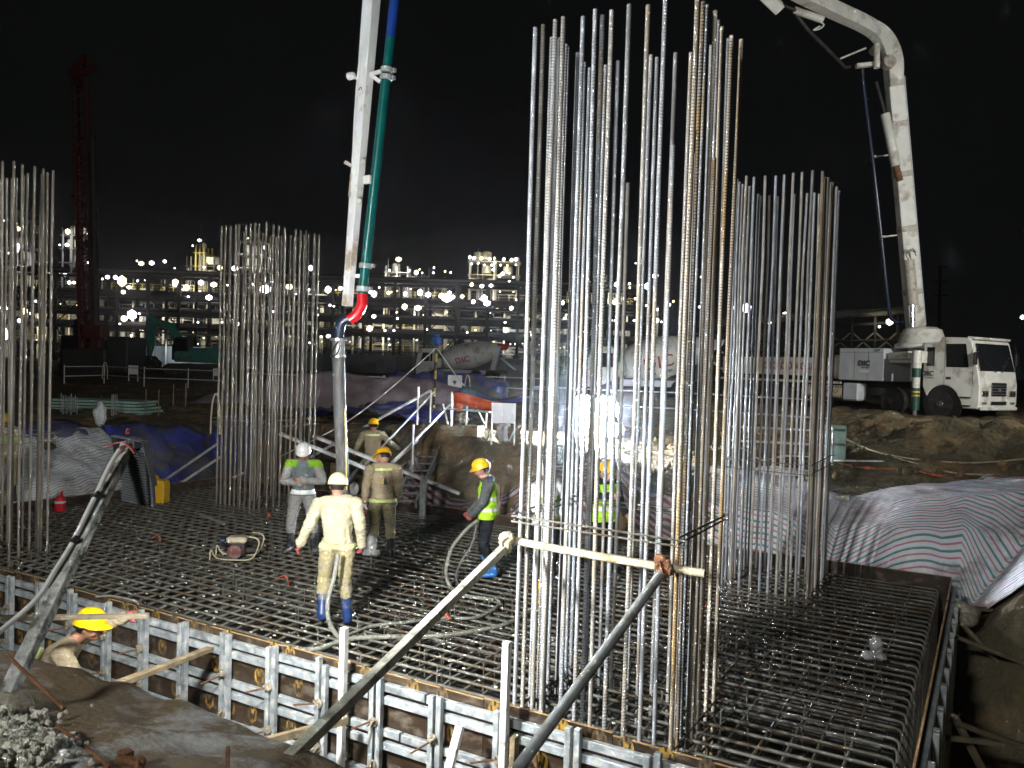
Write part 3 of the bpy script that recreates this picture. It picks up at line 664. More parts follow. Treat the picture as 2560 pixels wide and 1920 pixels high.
# ---------------------------------------------------------------- lamp post with floodlight seen from behind
PL = thing('lamp_post', 'leaning cement-splashed post on the berm carrying a floodlight seen from behind', 'lamp post', atd(10, 1752, 4.15))
iv = INV[PL.name]; mb = MB()
f0 = atd(10, 1752, 4.15); f1 = atd(318, 1116, 5.45)
N_ = 14
for s in range(N_):
    a_ = f0.lerp(f1, s/N_); b_ = f0.lerp(f1, (s+1)/N_); w = .070*(1+.10*noise.noise(Vector((s*.9, 2, 3)))); mb.bar(a_, b_+(b_-a_)*.02, w, w, up=tuple(FW))
mb.build('post', M['concrete_pole'], PL, inv=iv, bevel=.004)
mb = MB(); mb.ell(f0+Vector((0, 0, -.05)), (.16, .14, .10), 9, 6); mb.build('footing_lump', M['castnut'], PL, inv=iv, smooth=True)
mb = MB(); mb.tube(catmull([atd(-60, 1625, 4.2), atd(10, 1570, 4.38), atd(92, 1497, 4.54), atd(137, 1428, 4.66), atd(179, 1360, 4.80), atd(224, 1269, 4.99), atd(240, 1237, 5.06), atd(274, 1165, 5.20), atd(298, 1125, 5.30)], 6), .0145, 8)
mb.build('white_cable', M['white_cable'], PL, inv=iv, smooth=True)
for p in ((184, 1352, 4.81), (239, 1240, 5.05)):
    mb = MB(); c = atd(*p); mb.tube([c-Vector((.02, .01, .02)), c+Vector((.02, .01, .02))], .018, 8); mb.build('cable_tie', M['black'], PL, inv=iv)
for pts, w in ((((318, 1103), (288, 1108), (262, 1118)), .035), (((314, 1108), (330, 1122), (338, 1134)), .03), (((308, 1116), (296, 1142), (284, 1164)), .04), (((320, 1085), (318, 1080), (322, 1072)), .022)):
    mb = MB(); P3 = [atd(px, py, 5.35) for px, py in pts]
    for a_, b_ in zip(P3, P3[1:]): mb.bar(a_, b_, w, .006)
    mb.build('red_white_tape', M['pink_tape'], PL, inv=iv)
# floodlight: ribbed rear housing, its lit face turned towards the footing
FL = thing('floodlight', 'square grey floodlight seen from behind, on top of the leaning post at the left', 'floodlight', atd(345, 1202, 5.5))
ctr = atd(345, 1188, 5.5); iv = INV[FL.name]
uy = Vector((-.02, 1, .14)).normalized(); ux = Vector((0, 0, 1)).cross(uy).normalized() * -1; ux = Vector((ux.x, ux.y, -.06)); ux = (ux-uy*ux.dot(uy)).normalized(); uz = ux.cross(uy).normalized()
Rf = Matrix((ux, uy, uz)).transposed(); w_, h_ = .30, .40
mb = MB(); mb.box(ctr, (w_, .03, h_), rot=Rf); mb.build('housing', M['lamp_metal'], FL, inv=iv, bevel=.006)
mb = MB()
for k in range(22): mb.box(ctr+Rf @ Vector((0, -.029, -h_/2+.02+k*(h_-.04)/21)), (w_-.03, .026, .005), rot=Rf)
mb.build('cooling_fins', M['lamp_metal'], FL, inv=iv)
mb = MB(); mb.box(ctr+Rf @ Vector((0, .019, 0)), (w_-.04, .004, h_-.04), rot=Rf); mb.build('lamp_face', M['flood'], FL, inv=iv)
mb = MB(); mb.bar(ctr+Rf @ Vector((-w_/2-.01, 0, -.05)), ctr+Rf @ Vector((-w_/2-.01, -.05, h_/2+.06)), .04, .008); mb.bar(ctr+Rf @ Vector((w_/2+.01, 0, -.05)), ctr+Rf @ Vector((w_/2+.01, -.05, h_/2+.06)), .04, .008); mb.bar(ctr+Rf @ Vector((-w_/2, -.05, h_/2+.06)), ctr+Rf @ Vector((w_/2, -.05, h_/2+.06)), .04, .008)
mb.box(ctr+Rf @ Vector((.02, -.03, h_/2+.03)), (.09, .06, .06), rot=Rf)
mb.build('bracket', M['lamp_metal'], FL, inv=iv)
def area(name, loc, target, power, sx, sy, col=(1, 1, 1), spread=180, parent=None, iv=None):
    l = D.lights.new(name, 'AREA'); l.shape = 'RECTANGLE'; l.size = sx; l.size_y = sy; l.energy = power; l.color = col; l.spread = math.radians(spread)
    o = D.objects.new(name, l); COL.objects.link(o); o.location = loc; d = Vector(target)-Vector(loc); o.rotation_euler = d.to_track_quat('-Z', 'Y').to_euler(); return o
L1P = ctr+uy*.05
area('floodlight_beam', L1P, L1P+uy, 500, .24, .34, (1.0, .98, .93))
# ================================================================== PEOPLE (facing local -Y)
V = Vector
def capsule(a, b, ra, rb, n=12, sx=1.0, sy=1.0, side=None):
    # tapered capsule; cross-section scaled sx along 'side', sy across
    a = V(a); b = V(b); ax = (b-a).normalized()
    if side is None: side = V((1, 0, 0))
    u = V(side) - ax*ax.dot(V(side)); u = u.normalized() if u.length > .05 else frame(ax)[0]
    v = ax.cross(u).normalized(); L_ = (b-a).length; prof = []
    for i in range(4): t = math.pi/2*(1-i/4); prof.append((ra*math.cos(t), -ra*math.sin(t)*.9))
    prof.append((ra, 0)); prof.append(((ra+rb)/2, L_/2)); prof.append((rb, L_))
    for i in range(1, 5): t = math.pi/2*i/4; prof.append((rb*math.cos(t)+1e-4, L_+rb*math.sin(t)*.9))
    vs = []
    for r, z in prof:
        r = max(r, 1e-4)
        for j in range(n):
            an = 2*math.pi*j/n; vs.append(a+ax*z+u*math.cos(an)*r*sx+v*math.sin(an)*r*sy)
    k = len(prof)
    fs = [(i*n+j, i*n+(j+1) % n, (i+1)*n+(j+1) % n, (i+1)*n+j) for i in range(k-1) for j in range(n)] + [tuple(range(n-1, -1, -1)), tuple((k-1)*n+j for j in range(n))]
    return vs, fs
def person(label, loc, rz, J, cloth, vox=.011, group=None, helmet='helmet_y', jitter=1, extras=None, scale=1.0, strips=()):
    """J: joints; cloth: dict of materials; every garment is an offset shell of the one continuous body."""
    T = thing('person', label, 'person', loc, rz, group)
    T.scale = (scale*1.10, scale*1.10, scale)
    prims = []   # (tag, a, b, ra, rb, mesh)
    mb = MB(); segs = []
    def cap(tag_, a, b, ra, rb, **k):
        vs, fs = capsule(a, b, ra, rb, **k); mb.add(vs, fs); segs.append((tag_, V(a), V(b), ra, rb))
    pel, wai, che, nek, hd = J['pelvis'], J['waist'], J['chest'], J['neck'], J['head']
    side = (J['shL']-J['shR']).normalized(); hside = (J['hipL']-J['hipR']).normalized()
    cap('torso', pel, wai, .118, .112, sx=1.28, sy=.92, side=hside)
    cap('torso', wai, che, .118, .130, sx=1.28, sy=.88, side=side)
    cap('torso', che, che+(nek-che)*.55, .128, .10, sx=1.42, sy=.84, side=side)
    cap('torso', J['shR'].lerp(nek, .35), J['shL'].lerp(nek, .35), .062, .062)
    cap('neck', nek-(hd-nek)*.25, hd, .056, .052)
    # head
    hf = J['face'].normalized(); hu = (hd-nek).normalized() if 'headup' not in J else J['headup'].normalized()
    hu = (hu-hf*hu.dot(hf)).normalized(); hs = hu.cross(hf).normalized()
    hc = hd+hu*.045
    Rh = Matrix((hs, -hf, hu)).transposed()   # local: x side, -y face, z up
    b0 = len(mb.v); mb.ell(hc, (.076, .094, .112), 16, 12, rot=Rh)
    segs.append(('head', hc-hu*.03, hc+hu*.03, .085, .085))
    def hp(x, y, z): return hc+Rh @ V((x, y, z))
    cap('head', hp(0, -.045, -.075), hp(0, -.066, -.088), .043, .030, side=hs)          # jaw and chin
    cap('head', hp(0, -.094, .0), hp(0, -.112, -.028), .010, .016, side=hs)            # nose
    cap('head', hp(-.03, -.083, .022), hp(.03, -.083, .022), .012, .012)               # brow
    cap('head', hp(-.022, -.090, -.055), hp(.022, -.090, -.055), .009, .009)           # lips
    for s in (-1, 1):
        cap('head', hp(s*.078, .0, .012), hp(s*.080, .004, -.028), .015, .011, n=8)      # ear
        cap('head', hp(s*.042, -.068, -.02), hp(s*.036, -.06, -.05), .026, .022, n=8)    # cheek
    for S, sg in (('L', 1), ('R', -1)):
        sh, el, wr, hd_ = J['sh'+S], J['el'+S], J['wr'+S], J['hd'+S]
        cap('arm', sh, el, .066, .052); cap('arm', el, wr, .051, .036)
        if J.get('cuff', True): cap('arm', wr.lerp(el, .12), wr.lerp(el, .02), .046, .044)
        # hand: palm, four fingers, thumb from the palm side
        f = (hd_-wr).normalized(); pn = J.get('palm'+S, V((-sg, 0, 0)))   # palm normal
        pn = (pn-f*f.dot(pn)).normalized(); ac = f.cross(pn).normalized()
        if ac.dot(V((0, -1, 0))) < 0 and 'palm'+S not in J: ac = -ac
        curl = J.get('curl'+S, .45); g0 = wr+f*.02
        cap('hand', wr-f*.01, wr+f*.075, .030, .036, sx=1.25, sy=.62, side=ac)
        for i, (o_, ln) in enumerate(((-.030, .060), (-.010, .073), (.010, .069), (.029, .055))):
            k0 = g0+f*.062+ac*(-o_); d1 = (f*math.cos(curl)+pn*math.sin(curl)).normalized(); k1 = k0+d1*ln*.5
            d2 = (f*math.cos(curl*2.3)+pn*math.sin(curl*2.3)).normalized(); k2 = k1+d2*ln*.5+ac*(-o_)*.25
            cap('hand', k0-f*.012, k1, .0105, .0100, n=8); cap('hand', k1, k2, .0100, .0085, n=8)
        t0 = g0+f*.012+ac*.028; t1 = t0+(f*.7+ac*.75+pn*.35).normalized()*.040; t2 = t1+(f*.9+ac*.15+pn*.55).normalized()*.032
        cap('hand', t0, t1, .0145, .0120, n=8); cap('hand', t1, t2, .0118, .0095, n=8)
        hip, kn, an, toe = J['hip'+S], J['kn'+S], J['an'+S], J['toe'+S]
        cap('leg', hip, kn, .098, .068); cap('leg', kn, kn.lerp(an, .35), .069, .068); 
        bl = J.get('blouse', .42)
        cap('leg', kn.lerp(an, bl-.14), kn.lerp(an, bl), .074, .060)
        cap('boot', kn.lerp(an, bl-.08), kn.lerp(an, .8), .060, .050); cap('boot', kn.lerp(an, .8), an, .050, .052)
        cap('boot', an+V((0, 0, -.035)), toe, .050, .044, sx=1.0, sy=.9)
    cap('torso', pel+V((0, 0, .02)), pel.lerp(wai, .1), .128, .120, sx=1.26, sy=.98, side=hside)
    if extras: extras(cap, hp)
    me = D.meshes.new('tmp'); me.from_pydata(mb.v, [], mb.f); o = D.objects.new('tmp', me); COL.objects.link(o)
    rm = o.modifiers.new('r', 'REMESH'); rm.mode = 'VOXEL'; rm.voxel_size = vox; rm.adaptivity = 0
    sm = o.modifiers.new('s', 'SMOOTH'); sm.factor = .5; sm.iterations = 3
    bpy.context.view_layer.update(); ev = o.evaluated_get(bpy.context.evaluated_depsgraph_get()); bmsh = D.meshes.new_from_object(ev)
    D.objects.remove(o); D.meshes.remove(me)
    n = len(bmsh.vertices); co = np.empty(n*3); bmsh.vertices.foreach_get('co', co); co = co.reshape(-1, 3)
    no = np.empty(n*3); bmsh.vertices.foreach_get('normal', no); no = no.reshape(-1, 3)
    best = np.full(n, 1e9); tg = np.zeros(n, int); tags = ['torso', 'neck', 'head', 'arm', 'hand', 'leg', 'boot']
    for t_, a, b, ra, rb in segs:
        a_ = np.array(a); ab = np.array(b)-a_; q = np.clip(((co-a_)@ab)/max(1e-9, ab@ab), 0, 1)
        d = np.linalg.norm(co-(a_+q[:, None]*ab), axis=1)/(ra+(rb-ra)*q)
        better = d < best; best[better] = d[better]; tg[better] = tags.index(t_)
    dz = np.zeros(n)
    for i in range(n):
        if tg[i] in (0, 3, 5):
            p = co[i]; s_ = 9 if tg[i] == 0 else 13
            q = V((p[0]*s_, p[1]*s_, p[2]*s_*(1.5 if tg[i] else 1.0)+jitter*7))
            dz[i] = .009*noise.noise(q)-.016*abs(noise.noise(q*1.6+V((3, 3, 3))))+.005*noise.noise(q*3.1)+.004
    co2 = co+no*dz[:, None]; bmsh.vertices.foreach_set('co', co2.ravel()); bmsh.name = 'body'
    bmsh.materials.clear(); bmsh.materials.append(M['skin']); bmsh.polygons.foreach_set('use_smooth', [True]*len(bmsh.polygons)); bmsh.update()
    bo = D.objects.new('body', bmsh); COL.objects.link(bo); bo.parent = T
    polys = [tuple(p.vertices) for p in bmsh.polygons]
    ftag = [max(set(q_), key=q_.count) for q_ in ([int(tg[i]) for i in p] for p in polys)]
    fc = np.array([co2[list(p)].mean(axis=0) for p in polys])
    def shell(name, m, pred, off=.006, cuts=None, thick=0.0):
        idx = [i for i, f_ in enumerate(ftag) if pred(f_, fc[i])]
        if not idx: return None
        used = sorted({v for i in idx for v in polys[i]}); mp = {v: k for k, v in enumerate(used)}
        vs = [tuple(co2[v]+no[v]*off) for v in used]; fs = [tuple(mp[v] for v in polys[i]) for i in idx]
        me_ = D.meshes.new(name); me_.from_pydata(vs, [], fs); me_.materials.append(m)
        if cuts:
            bm = bmesh.new(); bm.from_mesh(me_)
            for pco, pno in cuts: bmesh.ops.bisect_plane(bm, geom=bm.verts[:]+bm.edges[:]+bm.faces[:], plane_co=pco, plane_no=pno, clear_outer=True)
            bm.to_mesh(me_); bm.free()
        if not len(me_.polygons): return None
        me_.polygons.foreach_set('use_smooth', [True]*len(me_.polygons))
        oo = D.objects.new(name, me_); COL.objects.link(oo); oo.parent = T
        return oo
    tz = lambda c, z0, z1: (V((0, 0, 0)), )
    shell('trousers', cloth['trousers'], lambda t_, c: t_ == 5 or (t_ == 0 and c[2] < wai.z), .004)
    hem = pel.z+J.get('hem', -.06)
    shell('jacket', cloth['jacket'], lambda t_, c: t_ == 3 or (t_ == 0) or (t_ == 5 and c[2] > hem-.03), .011, cuts=[(V((0, 0, hem)), V((0, 0, -1)))])
    if 'sleeve' in cloth: shell('sleeves', cloth['sleeve'], lambda t_, c: t_ == 3, .014)
    shell('boots', cloth['boots'], lambda t_, c: t_ == 6, .004)
    if cloth.get('gloves'):
        cl, crr = np.array(J['hdL']), np.array(J['hdR'])
        for q in (0, 1): shell('glove', cloth['gloves'], lambda t_, c, q=q: t_ == 4 and (np.linalg.norm(c-cl) < np.linalg.norm(c-crr)) == bool(q), .0025)
    if 'vest' in cloth:
        arm0 = lambda t_, c: t_ == 0 or (t_ == 5 and c[2] > hem-.03)
        shell('vest', cloth['vest'], arm0, .019, cuts=[(V((0, 0, hem-.0)), V((0, 0, -1))), (V((0, 0, nek.z-.045)), V((0, 0, 1)))])
    for z0, z1, m, who in strips:
        oo = shell('reflective_strip', m, (lambda t_, c: t_ == 0 or t_ == 5) if who == 'body' else (lambda t_, c: t_ in (0, 3) and abs(c[0]) > .075) if who == 'yoke' else (lambda t_, c: t_ == 3 if who == 'arm' else t_ == 5), .0235 if 'vest' in cloth else .0165, cuts=[(V((0, 0, z0)), V((0, 0, -1))), (V((0, 0, z1)), V((0, 0, 1)))])
    # hair, helmet, eyes
    hb = MB(); hb.ell(hp(0, .014, .006), (.082, .088, .098), 14, 10, rot=Rh)
    hv = [(V(p)-hc) for p in hb.v]; bm = bmesh.new()
    me_ = D.meshes.new('hair'); me_.from_pydata(hb.v, [], hb.f); bm.from_mesh(me_)
    bmesh.ops.bisect_plane(bm, geom=bm.verts[:]+bm.edges[:]+bm.faces[:], plane_co=hp(0, -.012, 0), plane_no=-(Rh @ V((0, .86, .5))), clear_outer=True)
    bmesh.ops.bisect_plane(bm, geom=bm.verts[:]+bm.edges[:]+bm.faces[:], plane_co=hp(0, 0, -.055), plane_no=-hu, clear_outer=True)
    bm.to_mesh(me_); bm.free(); me_.materials.append(M['hair']); ho = D.objects.new('hair', me_); COL.objects.link(ho); ho.parent = T
    if helmet:
        tl = J.get('htilt', -.10); Rt = Rh @ Matrix.Rotation(tl, 3, 'X'); ho_ = hc+hu*.035
        prof = [(.001, .128), (.03, .126), (.06, .117), (.085, .098), (.104, .070), (.116, .035), (.121, .0), (.125, -.012), (.121, -.014), (.114, -.004), (.10, .03)]
        b = MB(); nA = 24; vs = []
        for r, z in prof:
            for j in range(nA):
                a = 2*math.pi*j/nA; x = r*math.cos(a)*.90; y = r*math.sin(a)*1.06
                rim = 1 if z < 0 else 0
                if rim and math.sin(a) < -.2: y -= .045*(-math.sin(a)-.2)/.8; z_ = z-.012
                else: z_ = z
                if abs(x) < .03 and .05 < z and y < .09: z_ += .006
                vs.append(ho_+Rt @ V((x, y, z_)))
        k = len(prof); fs = [(i*nA+j, i*nA+(j+1) % nA, (i+1)*nA+(j+1) % nA, (i+1)*nA+j) for i in range(k-1) for j in range(nA)]+[tuple(range(nA))]
        b.add(vs, fs); h_o = b.build('helmet', M[helmet], T, smooth=True)
        b = MB(); b.tube([ho_+Rt @ V((.100*math.cos(a), .112*math.sin(a), -.018-.02*max(0, math.sin(a)))) for a in [math.pi*(.02+.96*i/10) for i in range(11)]], .011, 6)
        b.build('head_strap', M['black'], h_o, smooth=True)
    for s in (-1, 1):
        b = MB(); b.ell(hp(s*.030, -.088, .004), (.013, .008, .007), 8, 6, rot=Rh); b.build('eye', M['eye'], T, smooth=True)
    return T
def stand(**k):
    J = dict(pelvis=V((0, 0, .93)), waist=V((0, 0, 1.08)), chest=V((0, 0, 1.28)), neck=V((0, .01, 1.46)), head=V((0, -.01, 1.55)), face=V((0, -1, -.1)),
        shL=V((.185, .01, 1.40)), shR=V((-.185, .01, 1.40)), elL=V((.235, .03, 1.12)), elR=V((-.235, .03, 1.12)), wrL=V((.25, -.03, .88)), wrR=V((-.25, -.03, .88)),
        hdL=V((.25, -.06, .74)), hdR=V((-.25, -.06, .74)), hipL=V((.09, 0, .88)), hipR=V((-.09, 0, .88)), knL=V((.115, -.02, .50)), knR=V((-.115, -.02, .50)),
        anL=V((.13, .02, .09)), anR=V((-.13, .02, .09)), toeL=V((.15, -.14, .04)), toeR=V((-.15, -.14, .04)))
    for a, b in k.items(): J[a] = V(b) if isinstance(b, tuple) else b
    return J
KH = dict(jacket=M['khaki'], trousers=M['khaki_tr'], boots=M['boot_navy'], gloves=M['glove'])
dg = math.radians
# the man in the middle with his back turned, a pale hose trailing from his right hand
Jc = stand(face=(.0, -.9, -.25), pelvis=(0, 0, .92), chest=(.02, -.04, 1.27), neck=(.03, -.06, 1.45), head=(.03, -.09, 1.545), shL=(.215, -.04, 1.385), shR=(-.185, -.02, 1.41),
    elL=(.31, .03, 1.13), wrL=(.40, .0, .91), hdL=(.45, -.03, .79), elR=(-.25, .06, 1.13), wrR=(-.26, -.03, .90), hdR=(-.24, -.08, .76), knL=(.145, -.05, .50), knR=(-.10, .04, .49), anL=(.13, .10, .10), toeL=(.16, -.05, .06), anR=(-.13, .03, .05), toeR=(-.16, -.13, .02), curlR=.8)
# mirror so that the swinging arm is on the photo's left
person('worker in bright pale khaki and pale helmet, back turned, nearest on the bars', (-6.62, 7.42, 0), dg(212), Jc, dict(jacket=M['khaki_pale'], trousers=M['khaki_tr'], boots=M['boot_navy'], gloves=M['glove']), .0105, helmet='helmet_c', jitter=1, strips=((.885, .93, M['refl_y'], 'body'),), scale=.99)
# white helmet, arms crossed, facing us
Ja = stand(face=(0, -.85, -.42), elL=(.27, .0, 1.13), elR=(-.27, .0, 1.13), wrL=(.02, -.20, 1.17), wrR=(-.02, -.17, 1.12), hdL=(-.12, -.17, 1.18), hdR=(.12, -.13, 1.12), palmL=V((0, 1, 0)), palmR=V((0, 1, 0)), knL=(.15, -.02, .5), knR=(-.15, -.02, .5), anL=(.17, .02, .09), anR=(-.17, .02, .09), toeL=(.21, -.13, .04), toeR=(-.21, -.13, .04), hem=-.02)
person('worker in white helmet with arms crossed, grey clothes and blue-green shoulders, facing the camera', (-9.42, 9.72, 0), dg(36), Ja, dict(jacket=M['steel_cloth'], sleeve=M['grey_cloth'], trousers=M['grey_cloth'], boots=M['boot_black']), .0115, helmet='helmet_w', jitter=2, strips=((.93, 1.0, M['refl'], 'body'), (1.36, 1.47, M['green_cloth'], 'yoke')), scale=1.0)
# khaki worker looking left / away
Jk = stand(face=(.0, -1, -.55), neck=(0, -.06, 1.45), head=(0, -.12, 1.53), chest=(0, -.02, 1.28), elR=(-.22, .02, 1.12), elL=(.24, .03, 1.12), wrR=(-.20, -.12, .90), hdR=(-.2, -.16, .77), wrL=(.25, -.02, .88), hdL=(.25, -.05, .75))
Jk['face'] = V((-.75, -.75, -.5))
person('worker in khaki with green and yellow back emblem and yellow helmet, looking down', (-8.15, 10.15, 0), dg(222), {**Jk, 'face': V((.8, -.55, -.5))}, dict(jacket=M['khaki'], trousers=M['khaki_tr'], boots=M['boot_black'], gloves=M['glove_w']), .0115, jitter=3, strips=((.885, .935, M['refl_y'], 'body'), (1.375, 1.41, M['refl_y'], 'body')), scale=1.0)
_pk = [o for o in D.objects if o.name.startswith('person')][-1]
mb = MB(); mb.prism([(-.045, -.05), (-.01, .07), (.0, -.05)], 0, .003, 0); mb.prism([(.0, -.05), (.0, .07), (.04, -.04)], 0, .003, 1)
eb = mb.build('back_emblem', [M['leg_green'], M['stripe_y']], _pk); eb.location = (.0, .128, 1.22)
# the lime-vest worker with bright blue boots, left profile, holding a hose
Jd = stand(face=(0, -1, -.45), neck=(0, -.03, 1.45), head=(0, -.07, 1.54), elL=(.22, -.05, 1.13), elR=(-.22, -.08, 1.13), wrL=(.14, -.20, .93), wrR=(-.12, -.24, .92), hdL=(.09, -.28, .81), hdR=(-.08, -.31, .80), curlL=.9, curlR=.9, knL=(.10, -.03, .5), knR=(-.10, -.06, .5), anL=(.09, .12, .09), anR=(-.09, .02, .09), toeL=(.1, -.04, .04), toeR=(-.1, -.15, .04))
person('worker in lime vest and bright blue boots holding a dark hose, standing on the bars', (-6.26, 10.2, 0), dg(-62), Jd, dict(jacket=M['slate_cloth'], trousers=M['dark_cloth'], boots=M['boot_blue'], vest=M['hivis'], gloves=M['glove']), .0115, jitter=4, strips=((.98, 1.03, M['refl'], 'body'), (1.14, 1.19, M['refl'], 'body')), scale=.98)
# two workers behind the nearest cage
Jf = stand(face=(0, -1, -.3), elR=(-.28, -.12, 1.25), wrR=(-.16, -.34, 1.30), hdR=(-.10, -.46, 1.32), elL=(.23, -.03, 1.12), wrL=(.22, -.2, .98), hdL=(.2, -.3, .92))
person('worker in lime vest, black sleeves and trousers, seen through the nearest cage of bars', (-4.79, 11.04, 0), dg(60), Jf, dict(jacket=M['dark_cloth'], trousers=M['dark_cloth'], boots=M['boot_black'], vest=M['hivis']), .0135, jitter=5, strips=((1.03, 1.09, M['refl'], 'body'), (1.19, 1.25, M['refl'], 'body')), scale=.99)
person('worker in white helmet and white top, half hidden behind the nearest cage', (-5.38, 10.34, 0), dg(60), stand(face=(-.3, -.9, -.4), elR=(-.24, -.1, 1.14), wrR=(-.15, -.28, .98), hdR=(-.1, -.38, .92)), dict(jacket=M['white_cloth'], trousers=M['dark_cloth'], boots=M['boot_black'], gloves=M['glove']), .0135, helmet='helmet_w', jitter=6, strips=((.93, 1.0, M['refl_y'], 'body'), (1.22, 1.27, M['green_cloth'], 'body')), scale=.98)
# crouching worker in the gap between berm and formwork
Jh = stand(face=(0, -1, -.28), pelvis=(0, .25, .75), waist=(0, .18, .90), chest=(0, .05, 1.10), neck=(0, -.08, 1.25), head=(0, -.16, 1.32), shL=(.18, -.03, 1.19), shR=(-.18, -.03, 1.19), hem=-.04,
    elL=(.33, -.16, 1.24), wrL=(.29, -.36, 1.34), hdL=(.27, -.46, 1.38), elR=(-.28, -.20, .98), wrR=(-.22, -.46, .84), hdR=(-.20, -.58, .78), hipL=(.1, .24, .70), hipR=(-.1, .24, .70), knL=(.14, -.15, .48), knR=(-.14, -.12, .46), anL=(.14, .1, .09), anR=(-.14, .12, .09), toeL=(.15, -.08, .04), toeR=(-.15, -.06, .04))
hx = atd(205, 1552, 7.45)
person('worker in yellow helmet bending in the gap behind the berm, reaching for the near formwork', (hx.x+.02, hx.y-.16, hx.z-1.37), dg(128), Jh, dict(jacket=M['khaki'], trousers=M['khaki_tr'], boots=M['boot_black'], gloves=M['glove']), .0105, jitter=7)
_ph = [o for o in D.objects if o.name.startswith('person')][-1]
mb = MB(); mb.tube([(-.12, .135, 1.22), (-.125, .16, 1.15), (-.09, .20, 1.08), (-.06, .235, 1.0), (-.04, .25, .95)], .017, 5); mb.build('reflective_strip', M['refl_y'], _ph)
# worker on the far bank with his back turned
e0 = atd(930, 1240, 16.6)
Je = stand(face=(0, -1, -.3), elL=(.30, .0, 1.15), wrL=(.36, -.1, .95), hdL=(.38, -.15, .85), elR=(-.36, .0, 1.20), wrR=(-.52, -.10, 1.08), hdR=(-.62, -.14, 1.02))
person('worker in khaki and yellow helmet on the far bank, back turned, holding a red bucket', (-11.93, 14.46, .02), dg(218), Je, KH, .014, jitter=8, strips=((.885, .935, M['refl_y'], 'body'), (1.37, 1.41, M['refl_y'], 'body')))
person('worker in yellow helmet and pale clothes behind the cage at the left edge', (-16.95, 9.2, .05), dg(60), stand(face=(-.2, -1, -.2)), dict(jacket=M['khaki_pale'], trousers=M['khaki_tr'], boots=M['boot_black']), .015, jitter=9, strips=((.93, .99, M['refl_y'], 'body'), (1.2, 1.26, M['hivis'], 'body')))
# ================================================================== SMALL THINGS ON THE MAT
def hose(label, pts, r, m, k=8, n=8):
    mb = MB(); mb.tube(catmull(pts, k), r, n); o = mb.build('hose', m, smooth=True); origin_to(o, pts[0]); return tag(o, label, 'hose')
def onmat(px, py, z=.03): return atz(px, py, z)
hose('pale concrete vibrator hose hanging beside the right leg of the worker with his back turned', [aty(845, 1385, 7.2), aty(836, 1440, 7.15), aty(820, 1500, 7.1), aty(822, 1550, 7.05), onmat(840, 1585, .05), onmat(862, 1600)], .026, M['dusty_hose'])
hose('pale vibrator hose ending in an upward bend at the left foot of the nearest cage', [onmat(868, 1588), onmat(930, 1565), onmat(1010, 1556), onmat(1100, 1545), onmat(1180, 1545), onmat(1225, 1530), onmat(1248, 1508, .05), onmat(1238, 1494, .12)], .018, M['dusty_hose'])
hose('pale vibrator hose lying over the bars in front of the other one, lower of two', [onmat(700, 1625), onmat(790, 1622), onmat(870, 1598), onmat(960, 1592), onmat(1090, 1590), onmat(1200, 1575), onmat(1270, 1558), onmat(1330, 1525)], .026, M['dusty_hose'])
hose('dark looped vibrator hose held by the worker in the lime vest and blue boots', [aty(1196, 1300, 9.85), aty(1168, 1322, 9.8), aty(1130, 1370, 9.6), aty(1115, 1430, 9.4), onmat(1128, 1470, .03), onmat(1155, 1487), onmat(1235, 1500)], .024, M['dusty_hose'])
hose('thin dark hose hanging from the glove of the worker in the lime vest', [aty(1192, 1310, 9.9), aty(1180, 1360, 9.85), aty(1150, 1410, 9.7), onmat(1140, 1450), onmat(1165, 1480)], .016, M['hose'])
def ribbon(px, py, lab, d=0, sc=1.0):
    b = onmat(px, py, 0); T = thing('ribbon_marker', lab, 'marker ribbon', b)
    mb = MB(); mb.tube([(0, 0, -.3), (.01, 0, .2*sc)], .005, 4); mb.build('wire', M['rebar_dark'], T)
    mb = MB(); P = [(.0, 0, .20*sc), (-.06*sc, -.02, .19*sc), (-.12*sc, -.02, .15*sc)]; 
    for a, c in zip(P, P[1:]): mb.bar(a, c, .03*sc, .003)
    P = [(.0, 0, .2*sc), (.035*sc, -.02, .17*sc), (.05*sc, -.02, .11*sc), (.05*sc, -.01, .06*sc)]
    for a, c in zip(P, P[1:]): mb.bar(a, c, .028*sc, .003)
    mb.build('ribbon', M['orange'], T); T.rotation_euler = (0, 0, d)
ribbon(712, 1476, 'orange ribbon on a wire standing just left of the worker with his back turned', .5)
ribbon(392, 1362, 'small orange ribbon on a wire on the dark mat right of the lamp post', 1.4, .8)
ribbon(668, 1306, 'orange ribbon on a wire at the foot of the distant cage of bars', 2.6, .9)
ribbon(1115, 1560, 'orange ribbon on a wire behind the long leaning pole', 1.8, .7)
ribbon(912, 1290, 'tiny orange ribbon on a wire near the far formwork, left of the khaki worker', 1.8, .6)
ribbon(1765, 1530, 'tiny red ribbon seen between the right bars of the nearest cage', 1.2, .5)
def plastic_bag(px, py, lab, sc):
    b = onmat(px, py, 0); T = thing('plastic_bag', lab, 'plastic bag', b)
    mb = MB(); mb.tube([(0, 0, -.2), (0, 0, .2)], .012, 5); mb.build('wire', M['rebar'], T)
    mb = MB()
    for c, r in (((0, 0, .27), (.085, .08, .13)), ((-.09, 0, .12), (.09, .07, .06)), ((.06, .02, .13), (.07, .07, .05))):
        b0 = len(mb.v); mb.ell(c, r, 18, 14)
        for i in range(b0, len(mb.v)):
            v = Vector(mb.v[i]); q = v*22; f = 1+.28*noise.noise(q)+.18*abs(noise.noise(q*2)); mb.v[i] = tuple(Vector(c)+(v-Vector(c))*f)
    o = mb.build('bag', M['bag'], T, smooth=False); T.scale = (sc,)*3
plastic_bag(928, 1402, 'crumpled clear plastic bag on a bar end beside the khaki worker', 1.0)
